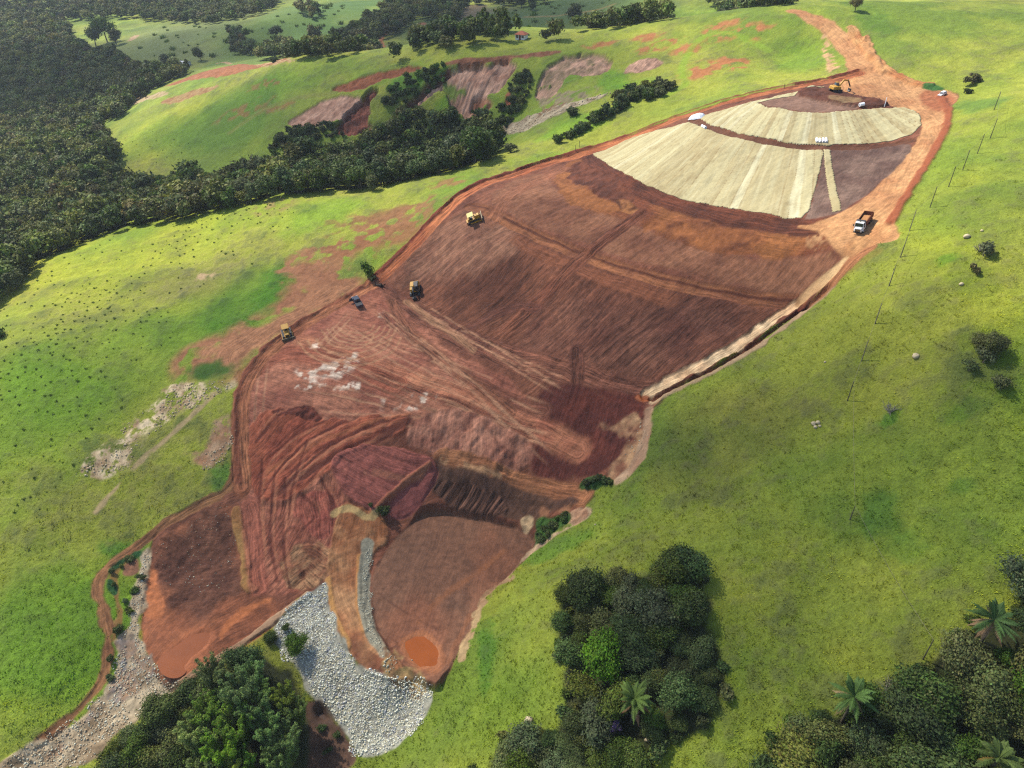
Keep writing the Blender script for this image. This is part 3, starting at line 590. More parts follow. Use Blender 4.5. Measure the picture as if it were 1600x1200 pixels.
def nodes(name):
    m = bpy.data.materials.new(name); m.use_nodes = True
    nt = m.node_tree; b = nt.nodes['Principled BSDF']
    return m, nt, b
def nn(nt, t, **k):
    q = nt.nodes.new(t)
    for a, v in k.items(): setattr(q, a, v)
    return q
def mathn(nt, op, a, b=None, c=None):
    q = nn(nt, 'ShaderNodeMath', operation=op)
    for i, s in enumerate((a, b, c)):
        if s is None: continue
        if isinstance(s, (int, float)): q.inputs[i].default_value = s
        else: nt.links.new(s, q.inputs[i])
    return q.outputs[0]
def noise(nt, co, scale, detail=4, rough=.55):
    q = nn(nt, 'ShaderNodeTexNoise'); q.inputs['Scale'].default_value = scale; q.inputs['Detail'].default_value = detail; q.inputs['Roughness'].default_value = rough
    nt.links.new(co, q.inputs['Vector'])
    return q.outputs['Fac']
def mulcol(nt, col, fac):
    q = nn(nt, 'ShaderNodeVectorMath', operation='SCALE')
    nt.links.new(col, q.inputs[0])
    if isinstance(fac, (int, float)): q.inputs['Scale'].default_value = fac
    else: nt.links.new(fac, q.inputs['Scale'])
    return q.outputs[0]

def m_ground():
    m, nt, b = nodes('open_ground')
    g = nn(nt, 'ShaderNodeNewGeometry').outputs['Position']
    a = nn(nt, 'ShaderNodeAttribute', attribute_name='Col'); k = nn(nt, 'ShaderNodeAttribute', attribute_name='Kind')
    sep = nn(nt, 'ShaderNodeSeparateColor'); nt.links.new(k.outputs['Color'], sep.inputs[0])
    gr, wet = sep.outputs[0], sep.outputs[1]
    nf = noise(nt, g, 2.6, 6, .75); nm = noise(nt, g, .55, 4, .6)
    # grass breaks up more than soil
    ampf = mathn(nt, 'MULTIPLY_ADD', gr, .35, 1.35)
    f = mathn(nt, 'MULTIPLY_ADD', mathn(nt, 'SUBTRACT', nf, .5), ampf, 1.0)
    f = mathn(nt, 'MULTIPLY', f, mathn(nt, 'MULTIPLY_ADD', mathn(nt, 'SUBTRACT', nm, .5), mathn(nt, 'MULTIPLY_ADD', gr, .3, .25), 1.0))
    tk = nn(nt, 'ShaderNodeAttribute', attribute_name='Track').outputs['Vector']
    sx = nn(nt, 'ShaderNodeSeparateXYZ'); nt.links.new(tk, sx.inputs[0])
    wob = mathn(nt, 'MULTIPLY', noise(nt, g, .05, 2), 5.0)
    cb = nn(nt, 'ShaderNodeCombineXYZ'); nt.links.new(mathn(nt, 'MULTIPLY', sx.outputs[0], .045), cb.inputs[0]); nt.links.new(mathn(nt, 'ADD', sx.outputs[1], wob), cb.inputs[1])
    tn = noise(nt, cb.outputs[0], 2.3, 6, .78)
    mr = nn(nt, 'ShaderNodeMapRange', interpolation_type='SMOOTHSTEP'); mr.inputs['From Min'].default_value = .36; mr.inputs['From Max'].default_value = .64; nt.links.new(tn, mr.inputs['Value'])
    tn = mathn(nt, 'MULTIPLY_ADD', mr.outputs[0], .5, .25)
    cb2 = nn(nt, 'ShaderNodeCombineXYZ'); nt.links.new(mathn(nt, 'MULTIPLY', sx.outputs[0], .12), cb2.inputs[0]); nt.links.new(mathn(nt, 'ADD', mathn(nt, 'MULTIPLY', sx.outputs[1], .45), 40), cb2.inputs[1])
    tn2 = noise(nt, cb2.outputs[0], 1.3, 3, .6)
    tm = mathn(nt, 'ADD', mathn(nt, 'SUBTRACT', tn, .5), mathn(nt, 'MULTIPLY', mathn(nt, 'SUBTRACT', tn2, .5), .8))
    tf = mathn(nt, 'MULTIPLY_ADD', mathn(nt, 'MULTIPLY', tm, sx.outputs[2]), 3.4, 1.0)
    f = mathn(nt, 'MULTIPLY', f, mathn(nt, 'MAXIMUM', tf, .35))
    f = mathn(nt, 'MAXIMUM', f, .25)
    nt.links.new(mulcol(nt, a.outputs['Color'], f), b.inputs['Base Color'])
    ro = mathn(nt, 'MULTIPLY_ADD', wet, -.45, .95); nt.links.new(ro, b.inputs['Roughness'])
    b.inputs['Specular IOR Level'].default_value = .2
    bp = nn(nt, 'ShaderNodeBump'); bp.inputs['Distance'].default_value = .6
    nt.links.new(mathn(nt, 'MULTIPLY_ADD', gr, .55, .3), bp.inputs['Strength'])
    hb = mathn(nt, 'ADD', mathn(nt, 'MULTIPLY', noise(nt, g, 1.3, 5, .65), .8), mathn(nt, 'MULTIPLY', noise(nt, g, 4.5, 3, .6), .25))
    hb = mathn(nt, 'ADD', hb, mathn(nt, 'MULTIPLY', mathn(nt, 'MULTIPLY', tm, sx.outputs[2]), 1.6))
    nt.links.new(mathn(nt, 'MULTIPLY', hb, mathn(nt, 'SUBTRACT', 1.0, wet)), bp.inputs['Height'])
    nt.links.new(bp.outputs[0], b.inputs['Normal'])
    return m
M_GROUND = m_ground()

def m_plain(name, col, rough=.6, metal=0, var=.25, vs=2.0, bump=0.0, bs=4, spec=.4, coat=0):
    m, nt, b = nodes(name)
    co = nn(nt, 'ShaderNodeTexCoord').outputs['Object']
    v = nn(nt, 'ShaderNodeRGB'); v.outputs[0].default_value = (*[float(q) for q in col], 1)
    f = mathn(nt, 'MULTIPLY_ADD', mathn(nt, 'SUBTRACT', noise(nt, co, vs, 4), .5), var * 2, 1)
    nt.links.new(mulcol(nt, v.outputs[0], f), b.inputs['Base Color'])
    b.inputs['Roughness'].default_value = rough; b.inputs['Metallic'].default_value = metal
    b.inputs['Specular IOR Level'].default_value = spec
    if bump:
        bp = nn(nt, 'ShaderNodeBump'); bp.inputs['Strength'].default_value = bump; bp.inputs['Distance'].default_value = .05
        nt.links.new(noise(nt, co, bs, 4), bp.inputs['Height']); nt.links.new(bp.outputs[0], b.inputs['Normal'])
    return m

def m_attr(name, rough=.9, amp=.5, scale=3.0, bump=.5, trans=0.0, spec=.2, objvar=0.0):
    m, nt, b = nodes(name)
    a = nn(nt, 'ShaderNodeAttribute', attribute_name='Col').outputs['Color']
    co = nn(nt, 'ShaderNodeNewGeometry').outputs['Position']
    f = mathn(nt, 'MULTIPLY_ADD', mathn(nt, 'SUBTRACT', noise(nt, co, scale, 4), .5), amp * 2, 1)
    if objvar:
        r = nn(nt, 'ShaderNodeObjectInfo').outputs['Random']
        f = mathn(nt, 'MULTIPLY', f, mathn(nt, 'MULTIPLY_ADD', r, objvar * 2, 1 - objvar))
    c = mulcol(nt, a, f)
    if objvar:
        hs = nn(nt, 'ShaderNodeHueSaturation'); nt.links.new(c, hs.inputs['Color'])
        r2 = mathn(nt, 'FRACT', mathn(nt, 'MULTIPLY', r, 7.31))
        nt.links.new(mathn(nt, 'MULTIPLY_ADD', r2, .05, .472), hs.inputs['Hue'])
        r3 = mathn(nt, 'FRACT', mathn(nt, 'MULTIPLY', r, 13.7))
        nt.links.new(mathn(nt, 'MULTIPLY_ADD', r3, .3, .88), hs.inputs['Saturation'])
        c = hs.outputs[0]
    nt.links.new(c, b.inputs['Base Color'])
    b.inputs['Roughness'].default_value = rough; b.inputs['Specular IOR Level'].default_value = spec
    if bump:
        bp = nn(nt, 'ShaderNodeBump'); bp.inputs['Strength'].default_value = bump; bp.inputs['Distance'].default_value = .15
        nt.links.new(noise(nt, co, scale * 2, 4), bp.inputs['Height']); nt.links.new(bp.outputs[0], b.inputs['Normal'])
    if trans:
        t = nn(nt, 'ShaderNodeBsdfTranslucent'); nt.links.new(c, t.inputs['Color'])
        mx = nn(nt, 'ShaderNodeMixShader'); mx.inputs[0].default_value = trans
        nt.links.new(b.outputs[0], mx.inputs[1]); nt.links.new(t.outputs[0], mx.inputs[2])
        nt.links.new(mx.outputs[0], nt.nodes['Material Output'].inputs['Surface'])
    return m
M_LEAF = m_attr('leaves', .75, .25, 1.2, 0, .22, .25, objvar=.28)
M_GRASS = m_attr('grass_blades', .85, .2, 1.0, 0, .25, .15)
M_BARK = m_plain('bark', A(120, 108, 92), .95, var=.4, bump=.4)
M_STONE = m_attr('broken_stone', .9, .3, 2.5, .4, 0, .25)
M_STRAW = m_attr('straw_blanket', .95, .28, 2.0, .5, 0, .1)

# ------------------------------------------------------------------ lay the land, one named sheet per kind of ground
VX = np.stack([GX, GY, Z], 1)
idx = np.arange(N).reshape(NR, NC)
quads = np.stack([idx[:-1, :-1], idx[:-1, 1:], idx[1:, 1:], idx[1:, :-1]], -1).reshape(-1, 4)
fk = KIND[quads[:, 0]]
GRW = np.stack([GR, WETC, np.zeros(N)], 1)
names = {0: ('meadow', 'green rough pasture covering the rolling hillsides', 'ground'),
         1: ('earthworks', 'bare red brown graded earth of the terraced fill', 'ground'),
         2: ('dirt_road', 'orange dirt haul road looping round the terraced fill', 'road'),
         3: ('mud_flat', 'smooth silted mud flats at the foot of the fill', 'ground'),
         4: ('creek_bed', 'pale stony creek bed and apron bed at the lower left', 'ground')}
# vertex normals of the whole sheet so that neighbouring sheets shade as one
gx_ = np.gradient(Zg, axis=1); xg = np.gradient(GX.reshape(NR, NC), axis=1)
zx = gx_ / xg
yy = np.gradient(GY.reshape(NR, NC), axis=0); xr = np.gradient(GX.reshape(NR, NC), axis=0)
zy = (np.gradient(Zg, axis=0) - zx * xr) / yy
NRM = np.stack([-zx, -zy, np.ones_like(zx)], -1).reshape(-1, 3); NRM /= np.linalg.norm(NRM, axis=1)[:, None]
for k, (nm, lab, cat) in names.items():
    q = quads[fk == k]
    used = np.unique(q); remap = np.full(N, -1, np.int64); remap[used] = np.arange(len(used))
    me = mesh_np(nm, VX[used], [remap[q]], M_GROUND, C[used])
    ka = me.color_attributes.new('Kind', 'FLOAT_COLOR', 'POINT')
    c4 = np.ones((len(used), 4), np.float32); c4[:, :3] = GRW[used]
    ka.data.foreach_set('color', c4.ravel())
    ta_ = me.attributes.new('Track', 'FLOAT_VECTOR', 'POINT'); ta_.data.foreach_set('vector', TRK[used].ravel())
    me.normals_split_custom_set_from_vertices(NRM[used].astype(np.float32))
    tag(link(nm, me), lab, cat, kind='structure')

# ------------------------------------------------------------------ puddles
def m_water():
    m, nt, b = nodes('muddy_water')
    co = nn(nt, 'ShaderNodeNewGeometry').outputs['Position']
    a = nn(nt, 'ShaderNodeAttribute', attribute_name='Col').outputs['Color']
    f = mathn(nt, 'MULTIPLY_ADD', noise(nt, co, .5, 3), .35, .82)
    nt.links.new(mulcol(nt, a, f), b.inputs['Base Color'])
    b.inputs['Roughness'].default_value = .07; b.inputs['Specular IOR Level'].default_value = .25
    return m
M_WATER = m_water()
for (p, z, lab), c in zip(PONDS, (A(176, 92, 36, 1.9), A(176, 94, 46, 2.0), A(90, 66, 50, 1.7))):
    ctr = p.mean(0); q = ctr + (p - ctr) * 1.12
    v = np.concatenate([[[ctr[0], ctr[1], z]], np.c_[q, np.full(len(q), z)]])
    k = np.arange(len(q)); f = np.stack([np.zeros(len(q), int), k + 1, (k + 1) % len(q) + 1], 1)
    tag(link('puddle_water', mesh_np('puddle_water', v, [f], M_WATER, np.repeat(c[None], len(v), 0), False)), lab, 'puddle', kind='structure')

# ------------------------------------------------------------------ straw blankets: long mats rolled out down the slope, laid as a fan
APEX = np.array(spot(1272, 108)[:2])
def blanket(s, lab, seed, fan=True, dirt=.5, n_strip=1.6, rag=.45):
    p = poly(s)
    lo, hi = p.min(0) - 1, p.max(0) + 1
    xs = np.arange(lo[0], hi[0], .3); yq = np.arange(lo[1], hi[1], .3)
    x, y = [a.ravel() for a in np.meshgrid(xs, yq)]
    d = sdf(p, x, y) + fbm(x, y, 2.0, 3, 70 + seed) * rag
    nx = len(xs); ok = (d < 0).reshape(len(yq), nx)
    i = np.arange(len(x)).reshape(len(yq), nx)
    cell = ok[:-1, :-1] & ok[:-1, 1:] & ok[1:, 1:] & ok[1:, :-1]
    q = np.stack([i[:-1, :-1], i[:-1, 1:], i[1:, 1:], i[1:, :-1]], -1)[cell]
    used = np.unique(q); remap = np.full(len(x), -1); remap[used] = np.arange(len(used))
    q = remap[q]; x, y = x[used], y[used]
    if fan:
        ang = np.arctan2(x - APEX[0], APEX[1] - y); rad = np.hypot(x - APEX[0], y - APEX[1])
        t = ang * 62 / n_strip; a_ = rad
    else:
        t = np.zeros(len(x)) + .5; a_ = y
    sid = np.floor(t + fbm(a_, t, 9, 2, 3) * .3)
    fr = t - np.floor(t)
    h1 = np.random.default_rng(seed).random(400)
    br = h1[(sid.astype(int)) % 400]
    c0, c1, c2 = A(222, 210, 178), A(198, 180, 146), A(238, 230, 206)
    col = mixc(np.broadcast_to(c0, (len(x), 3)), np.broadcast_to(c1, (len(x), 3)), np.clip(br * 1.5 - .3, 0, 1))
    col = mixc(col, np.broadcast_to(c2, (len(x), 3)), np.clip((br > .82) * .8 + fbm(a_ / 9, t / .22, 1, 4, seed) * 1.1, 0, 1))
    seam = np.clip(1 - np.abs(fr - .02) / .12, 0, 1) * (.35 + 1.0 * (h1[(sid.astype(int) * 7) % 400] > .5))
    dk = np.clip(seam * .5 + np.clip(fbm(x, y, 5, 5, seed + 2, .65) * 2.4 - .2, 0, .6) * dirt + np.clip(fbm(a_ / 8, t / .35, 1, 3, seed + 4) * 1.8 - .2, 0, .5) * dirt, 0, .85)
    col = mixc(col, np.broadcast_to(A(150, 118, 84), (len(x), 3)), dk)
    z = gz(x, y) + .10 + .04 * np.sin(fr * math.pi) + .02 * (sid.astype(int) % 2) + fbm(x, y, 1.3, 3, 5) * .07
    # a hem turned down to the soil
    e = np.concatenate([q[:, [0, 1]], q[:, [1, 2]], q[:, [2, 3]], q[:, [3, 0]]])
    key = np.minimum(e[:, 0], e[:, 1]) * 10 ** 7 + np.maximum(e[:, 0], e[:, 1])
    _, inv, cnt = np.unique(key, return_inverse=True, return_counts=True)
    e = e[cnt[inv] == 1]
    nv = len(x); v = np.c_[x, y, z]; low = v.copy(); low[:, 2] -= .2
    hem = np.stack([e[:, 1], e[:, 0], e[:, 0] + nv, e[:, 1] + nv], 1)
    me = mesh_np('straw_blanket', np.concatenate([v, low]), [q, hem], M_STRAW, np.concatenate([col, col * .9]))
    o = link('straw_blanket', me); tag(o, lab, 'erosion blanket', 'straw erosion blankets on the upper fill slopes')
    return o
blanket("1088,183 1150,165.5 1200,151.5 1240,141.5 1285,133 1293,137.5 1250,141 1243,148 1215,152 1184,160 1200,167.5 1240,174 1290,176 1340,171 1375,166 1415,165 1430,171 1438,181 1441,195 1425,210 1395,219 1340,225 1290,226.5 1230,222 1170,211 1110,195", 'pale straw erosion blanket wrapped round the upper terrace below the excavator', 3)
blanket("926,236 990,211 1040,198 1078,189 1110,203 1170,219 1230,228.5 1287,232.5 1288,240 1279,280 1265,328 1252,340 1225,339 1200,335 1130,322 1090,315 1050,304 1010,288 985,275 960,262 940,249", 'big pale straw erosion blanket fanning down the lower terrace', 8)
blanket("1286,231 1298,231 1316,328 1300,331", 'single narrow pale straw strip lying alone on bare brown soil', 5, False, .3, rag=.12)

# ------------------------------------------------------------------ light
SUN_AZ = np.array([-0.80, 0.60]); SUN_EL = R(50)
sv = Vector((SUN_AZ[0] * math.cos(SUN_EL), SUN_AZ[1] * math.cos(SUN_EL), math.sin(SUN_EL)))
sl = bpy.data.lights.new('sun', 'SUN'); sl.energy = 4.4; sl.angle = R(.53); sl.color = (1, .95, .86)
so_ = bpy.data.objects.new('sun', sl); COL.objects.link(so_); so_.rotation_euler = sv.to_track_quat('Z', 'Y').to_euler()
so_.location = (-300, 200, 500)
W = bpy.data.worlds.new('World'); S.world = W; W.use_nodes = True
wn = W.node_tree; sky = wn.nodes.new('ShaderNodeTexSky'); sky.sky_type = 'NISHITA'; sky.sun_disc = False
sky.sun_elevation = SUN_EL; sky.sun_rotation = math.atan2(SUN_AZ[0], SUN_AZ[1]); sky.dust_density = 2.0; sky.altitude = 900
wn.links.new(sky.outputs[0], wn.nodes['Background'].inputs['Color']); wn.nodes['Background'].inputs['Strength'].default_value = .13
S.view_settings.view_transform = 'Standard'; S.view_settings.look = 'None'; S.view_settings.gamma = 1; S.view_settings.exposure = .93
S.cycles.max_bounces = 6; S.cycles.diffuse_bounces = 3; S.cycles.volume_bounces = 0; S.cycles.transparent_max_bounces = 8
S.cycles.sample_clamp_indirect = 6; S.cycles.use_denoising = False; S.cycles.filter_width = 1.25; S.cycles.adaptive_threshold = .006

# thin air between the drone and the far hills
def haze():
    bm = bmesh.new(); bmesh.ops.create_cube(bm, size=1); me = bpy.data.meshes.new('haze'); bm.to_mesh(me); bm.free()
    m = bpy.data.materials.new('haze_air'); m.use_nodes = True; nt = m.node_tree; nt.nodes.clear()
    o_ = nt.nodes.new('ShaderNodeOutputMaterial'); pv = nt.nodes.new('ShaderNodeVolumePrincipled')
    pv.inputs['Density'].default_value = .00009; pv.inputs['Color'].default_value = (.80, .88, .97, 1); pv.inputs['Anisotropy'].default_value = .2
    nt.links.new(pv.outputs[0], o_.inputs['Volume']); me.materials.append(m)
    z0, z1 = float(Z.min()) - 1, max(CAMZ + 3, float(Z.max()) + 16)
    o = link('haze', me, None, (0, 3000, (z0 + z1) / 2)); o.scale = (18000, 6600, z1 - z0)
    tag(o, 'faint pale haze between the camera and the far hills', 'haze', kind='stuff')
import bmesh
haze()
# fair weather clouds overhead; they shade parts of the land and stay above the frame
def cloud(x, y, rx, ry, dens, lab, rot=0.0, seed=0, thick=70, alt=560):
    z0 = float(gz(np.array([x]), np.array([y]))[0]); t = (alt - z0) / sv.z
    bm = bmesh.new(); bmesh.ops.create_icosphere(bm, subdivisions=4, radius=1)
    for v in bm.verts:
        c = v.co; w = 1 + .55 * float(fbm(np.array([c.x * 3 + seed * 9]), np.array([c.y * 3 + c.z * 2]), 2.0, 3, seed)[0])
        v.co = (c.x * rx * w, c.y * ry * w, c.z * thick * (1 if c.z > 0 else .55))
    me = bpy.data.meshes.new('cloud'); bm.to_mesh(me); bm.free()
    m = bpy.data.materials.new('cloud_vapour'); m.use_nodes = True; nt = m.node_tree; nt.nodes.clear()
    o_ = nt.nodes.new('ShaderNodeOutputMaterial'); pv = nt.nodes.new('ShaderNodeVolumePrincipled')
    pv.inputs['Density'].default_value = dens / thick; pv.inputs['Color'].default_value = (.95, .95, .96, 1)
    nt.links.new(pv.outputs[0], o_.inputs['Volume'])
    me.materials.append(m)
    o = link('cloud', me, None, (x + sv.x * t, y + sv.y * t, alt)); o.rotation_euler.z = rot
    tag(o, lab, 'cloud', 'clouds drifting overhead', 'structure')
def cloud_px(u, v, *a, **k):
    x, y, _ = spot(u, v); cloud(x, y, *a, **k)
cloud(8, 118, 92, 62, .27, 'broad thin cloud shading the middle of the fill', .4, 1)
cloud_px(1130, 700, 52, 36, .5, 'small cloud shading the meadow right of the fill', .3, 2, alt=640)
cloud_px(300, 590, 75, 50, .3, 'cloud shading the left pasture below its bright crest', .2, 8, alt=600)
cloud_px(560, 190, 150, 62, .5, 'long cloud shading the wooded gully', -.1, 3)
cloud_px(80, 130, 190, 90, .8, 'large cloud shading the forest on the left', 0, 4, alt=640)
cloud_px(730, 30, 120, 70, .9, 'distant cloud shading the far wooded hill', 0, 5)
cloud_px(120, 850, 60, 55, .15, 'cloud shading the lower left pasture', 0, 6, alt=620)
cloud_px(1380, 1050, 60, 45, .35, 'cloud shading the thicket at the lower right', .5, 7, alt=600)
# ------------------------------------------------------------------ plants
import bmesh
def ico(n):
    bm = bmesh.new(); bmesh.ops.create_icosphere(bm, subdivisions=n, radius=1)
    v = np.array([q.co[:] for q in bm.verts]); f = np.array([[q.index for q in t.verts] for t in bm.faces]); bm.free()
    return v, f
ICO = {k: ico(k) for k in (1, 2, 3)}
def unit(a): return a / (np.linalg.norm(a, axis=-1, keepdims=True) + 1e-9)

def tube(path, rad, n=6):
    """tapered tube along a path"""
    path = np.asarray(path, float); V = []; F = []
    for i, p in enumerate(path):
        d = path[min(i + 1, len(path) - 1)] - path[max(i - 1, 0)]; d = d / (np.linalg.norm(d) + 1e-9)
        u = np.cross(d, [0.3, 1, 0.2]); u /= np.linalg.norm(u); w = np.cross(d, u)
        for k in range(n):
            a = 2 * math.pi * k / n
            V.append(p + rad[i] * (math.cos(a) * u + math.sin(a) * w))
    for i in range(len(path) - 1):
        for k in range(n):
            F.append((i * n + k, i * n + (k + 1) % n, (i + 1) * n + (k + 1) % n, (i + 1) * n + k))
    return np.array(V), np.array(F)

def cards(c, nrm, size, g, asp=.6):
    if size < 0: size, asp = -size, .3
    n = len(c)
    t = unit(np.cross(nrm, g.normal(size=(n, 3)))); b = np.cross(nrm, t)
    l = size * g.uniform(.6, 1.3, n); w = l * asp * g.uniform(.7, 1.2, n)
    l = l[:, None]; w = w[:, None]
    v = np.stack([c - t * l, c - b * w + nrm * l * .25, c + t * l, c + b * w - nrm * l * .1], 1).reshape(-1, 3)
    return v, np.arange(4 * n).reshape(n, 4)

def crown(g, R_, H, z0, nl, nc, size, tint, hull=2, airy=.0, tintvar=.3, lobes=None):
    """foliage built of lobes: lumpy inner mass with many leaf sprays over and through it"""
    if lobes is None:
        d = unit(g.normal(size=(nl, 3))); rr = g.uniform(.1, 1.15, nl)[:, None] ** .6
        cen = d * rr * np.array([R_ * g.uniform(.6, .9), R_ * g.uniform(.5, .75), H * .34]) + [0, 0, z0 + H * .5]
        lr = (.16 + .36 * g.random(nl) ** 1.5) * R_ * (1.15 if nl < 25 else 1)
        lsc = np.stack([np.ones(nl), np.ones(nl), g.uniform(.6, .85, nl)], 1)
    else: cen, lr, lsc = lobes; nl = len(cen)
    V = []; F3 = []; off = 0; CC = []
    iv, if_ = ICO[hull]
    for k in range(nl):
        w = 1 + .9 * fbm(iv[:, 0] * 2 + k * 5.1, iv[:, 1] * 2 + iv[:, 2] * 1.7, 1.3, 3, k)
        V.append(cen[k] + iv * (lr[k] * (.62 if nc > 1000 else .74) * (1 - airy)) * w[:, None] * lsc[k]); F3.append(if_ + off); off += len(iv)
        CC.append(np.repeat((tint * g.uniform(.75, 1.1))[None], len(iv), 0))
    k = g.choice(nl, nc, p=(lr ** 2) / (lr ** 2).sum())
    d = unit(g.normal(size=(nc, 3)) + [0, 0, .35])
    pos = cen[k] + d * lr[k][:, None] * lsc[k] * (.7 + .85 * g.random(nc) ** 1.6)[:, None]
    dd = np.linalg.norm((pos[:, None] - cen[None]) / (lr[None, :, None] * lsc[None]), axis=2); dd[np.arange(nc), k] = 9
    keep = dd.min(1) > .78; pos = pos[keep]; d = d[keep]; k = k[keep]
    nrm = unit(d + g.normal(size=d.shape) * .55 + [0, 0, .2])
    cv, cf = cards(pos, nrm, size, g)
    lt = g.uniform(1 - tintvar, 1 + tintvar, nl)[k] * g.uniform(.7, 1.35, len(pos))
    cc = np.repeat(tint[None] * lt[:, None] * (1 + g.normal(size=(len(pos), 3)) * .08), 4, 0)
    return np.concatenate(V + [cv]), np.concatenate(F3), cf + off, np.clip(np.concatenate(CC + [cc]), .004, .6)

def limbs(g, H, R_, r0, n=4):
    top = H * .55
    V, F = tube([(0, 0, -.6), (g.normal() * .1, g.normal() * .1, top * .5), (g.normal() * .25, g.normal() * .25, top), (g.normal() * .4, g.normal() * .4, H * .8)], [r0, r0 * .8, r0 * .55, r0 * .2], 7)
    Vs, Fs, off = [V], [F], len(V)
    for k in range(n):
        a = 2 * math.pi * k / n + g.normal() * .4; z = top * g.uniform(.5, .95)
        e = np.array([math.cos(a) * R_ * .6, math.sin(a) * R_ * .6, z + H * .25])
        V, F = tube([(0, 0, z), e * [.5, .5, 0] + [0, 0, z + H * .1], e], [r0 * .45, r0 * .3, r0 * .1], 5)
        Vs.append(V); Fs.append(F + off); off += len(V)
    return np.concatenate(Vs), np.concatenate(Fs)

T_DARK, T_MID, T_OLIVE, T_GREY, T_BRIGHT, T_BROWN = A(92, 112, 50, 1.9), A(106, 126, 54, 1.9), A(122, 130, 62, 1.9), A(114, 126, 76, 1.9), A(108, 142, 52, 1.9), A(122, 116, 72, 1.9)
STY = {'dark green': T_DARK, 'mid green': T_MID, 'olive': T_OLIVE, 'grey green': T_GREY, 'bright green': T_BRIGHT, 'brownish': T_BROWN}
ARCH = {}
def arch(style, lod, n):
    """a few growth forms per foliage colour and size class: (crown mesh, trunk mesh, height)"""
    key = (style, lod, n)
    if key in ARCH: return ARCH[key]
    g = np.random.default_rng(abs(hash((len(style) * 7 + ord(style[0]), lod, n))) % 99991)
    if lod == 'near': H, R_, nl, nc, sz, hl = g.uniform(4.6, 6), g.uniform(2.4, 3.1), 34, 8500, .15, 2
    elif lod == 'wood': H, R_, nl, nc, sz, hl = g.uniform(7.5, 9.5), g.uniform(3.2, 4.0), 18, 1700, .42, 2
    elif lod == 'shrub': H, R_, nl, nc, sz, hl = g.uniform(2.2, 3), g.uniform(1.4, 1.9), 8, 700, .25, 2
    else: H, R_, nl, nc, sz, hl = g.uniform(7.5, 9.5), g.uniform(3.2, 4.0), 12, 380, .7, 1
    z0 = H * (.1 if lod == 'shrub' else .17)
    v, f3, f4, c = crown(g, R_, H - z0, z0, nl, nc, sz, STY[style], hl, airy=.25 if style in ('grey green', 'brownish') else .06)
    c = c * {'near': .95, 'wood': .85, 'shrub': .8, 'far': .78}[lod]
    cm = mesh_np('crown', v, [f3, f4], M_LEAF, c, False) if lod != 'far' else (v, f3, f4, c)
    tv, tf = limbs(g, H, R_, .06 * R_ + .06)
    tm = mesh_np('trunk', tv, [tf], M_BARK)
    ARCH[key] = (cm, tm, H)
    return ARCH[key]

def plant(name, x, y, style, lod, n, sc, label, cat, group, sz=1.0, rot=None):
    cm, tm, H = arch(style, lod, n)
    r = link(name, None, None, (x, y, float(gz(np.array([x]), np.array([y]))[0]) - .15))
    r.empty_display_size = .3
    w_ = random.uniform(.78, 1.25); r.scale = (sc * w_, sc / w_, sc * sz * random.uniform(.85, 1.2)); r.rotation_euler = (random.gauss(0, .07), random.gauss(0, .07), random.uniform(0, 6.28) if rot is None else rot)
    tag(r, label, cat, group)
    link('crown', cm, r); link('trunk', tm, r)
    return r

def scatter(p, sp, g, jit=.42):
    lo, hi = p.min(0), p.max(0)
    xs, yq = np.arange(lo[0], hi[0] + sp, sp), np.arange(lo[1], hi[1] + sp, sp * .87)
    x, y = np.meshgrid(xs, yq); x = x + (np.arange(len(yq)) % 2)[:, None] * sp / 2
    x = (x + g.uniform(-jit, jit, x.shape) * sp).ravel(); y = (y + g.uniform(-jit, jit, y.shape) * sp).ravel()
    k = sdf(p, x, y) < 0
    return x[k], y[k]
def proj(x, y, z):
    d = y * cp + (CAMZ - z) * sp
    return 800 + FPX * x / d, 600 - FPX * ((z - CAMZ) * cp + y * sp) / d

def pickst(g, w):
    k = list(w); p = np.array([w[q] for q in k], float)
    return k[g.choice(len(k), p=p / p.sum())]
g = np.random.default_rng(21)
MIX_N = {'dark green': 5, 'mid green': 3, 'olive': 3, 'grey green': .8}
CLEAR = [spot(u, v)[:2] for u, v in [(985, 1130), (1528, 1010), (1315, 1128), (1530, 1225), (940, 1050), (940, 1062), (958, 1155), (985, 1140), (1315, 1138)]]
def room(x, y, d=2.3): return min(math.hypot(x - a, y - b) for a, b in CLEAR) > d
# copse in the middle of the meadow
pc = poly("872,955 892,925 940,905 1000,912 1050,892 1085,900 1100,950 1112,1010 1122,1070 1110,1118 1060,1140 1010,1165 985,1215 960,1260 740,1275 752,1222 790,1180 850,1165 895,1120 900,1070 882,1010")
for x, y in zip(*scatter(pc, 3.2, g)):
    if not room(x, y): continue
    s = pickst(g, MIX_N)
    plant('broadleaf_tree', x, y, s, 'near', int(g.integers(0, 3)), g.choice([.6, .75, .9, 1.05, 1.3]) * g.uniform(.9, 1.1), f'{s} broadleaf tree in the square copse on the lower meadow', 'tree', 'trees of the square copse on the lower meadow', g.uniform(.6, .85))
for x, y in zip(*scatter(poly("850,1000 868,945 900,905 945,890 1000,895 1055,872 1098,888 1118,950 1132,1020 1142,1080 1122,1140 1065,1165 1020,1195 1000,1250 720,1290 735,1205 780,1150 845,1135 878,1090"), 3.4, g)):
    if sdf(pc, np.array([x]), np.array([y]))[0] < .8 and g.random() < .9: continue
    s = pickst(g, MIX_N); plant('shrub', x, y, s, 'shrub', int(g.integers(0, 3)), g.uniform(.4, 1.0), f'{s} scrub bush on the fringe of the square copse', 'shrub', 'scrub on the fringe of the square copse', .8)
x, y, _ = spot(940, 1050)
plant('broadleaf_tree', x, y, 'bright green', 'near', 0, 1.45, 'big bright green leafy tree standing out of the dark square copse', 'tree', 'trees of the square copse on the lower meadow', 1.05)
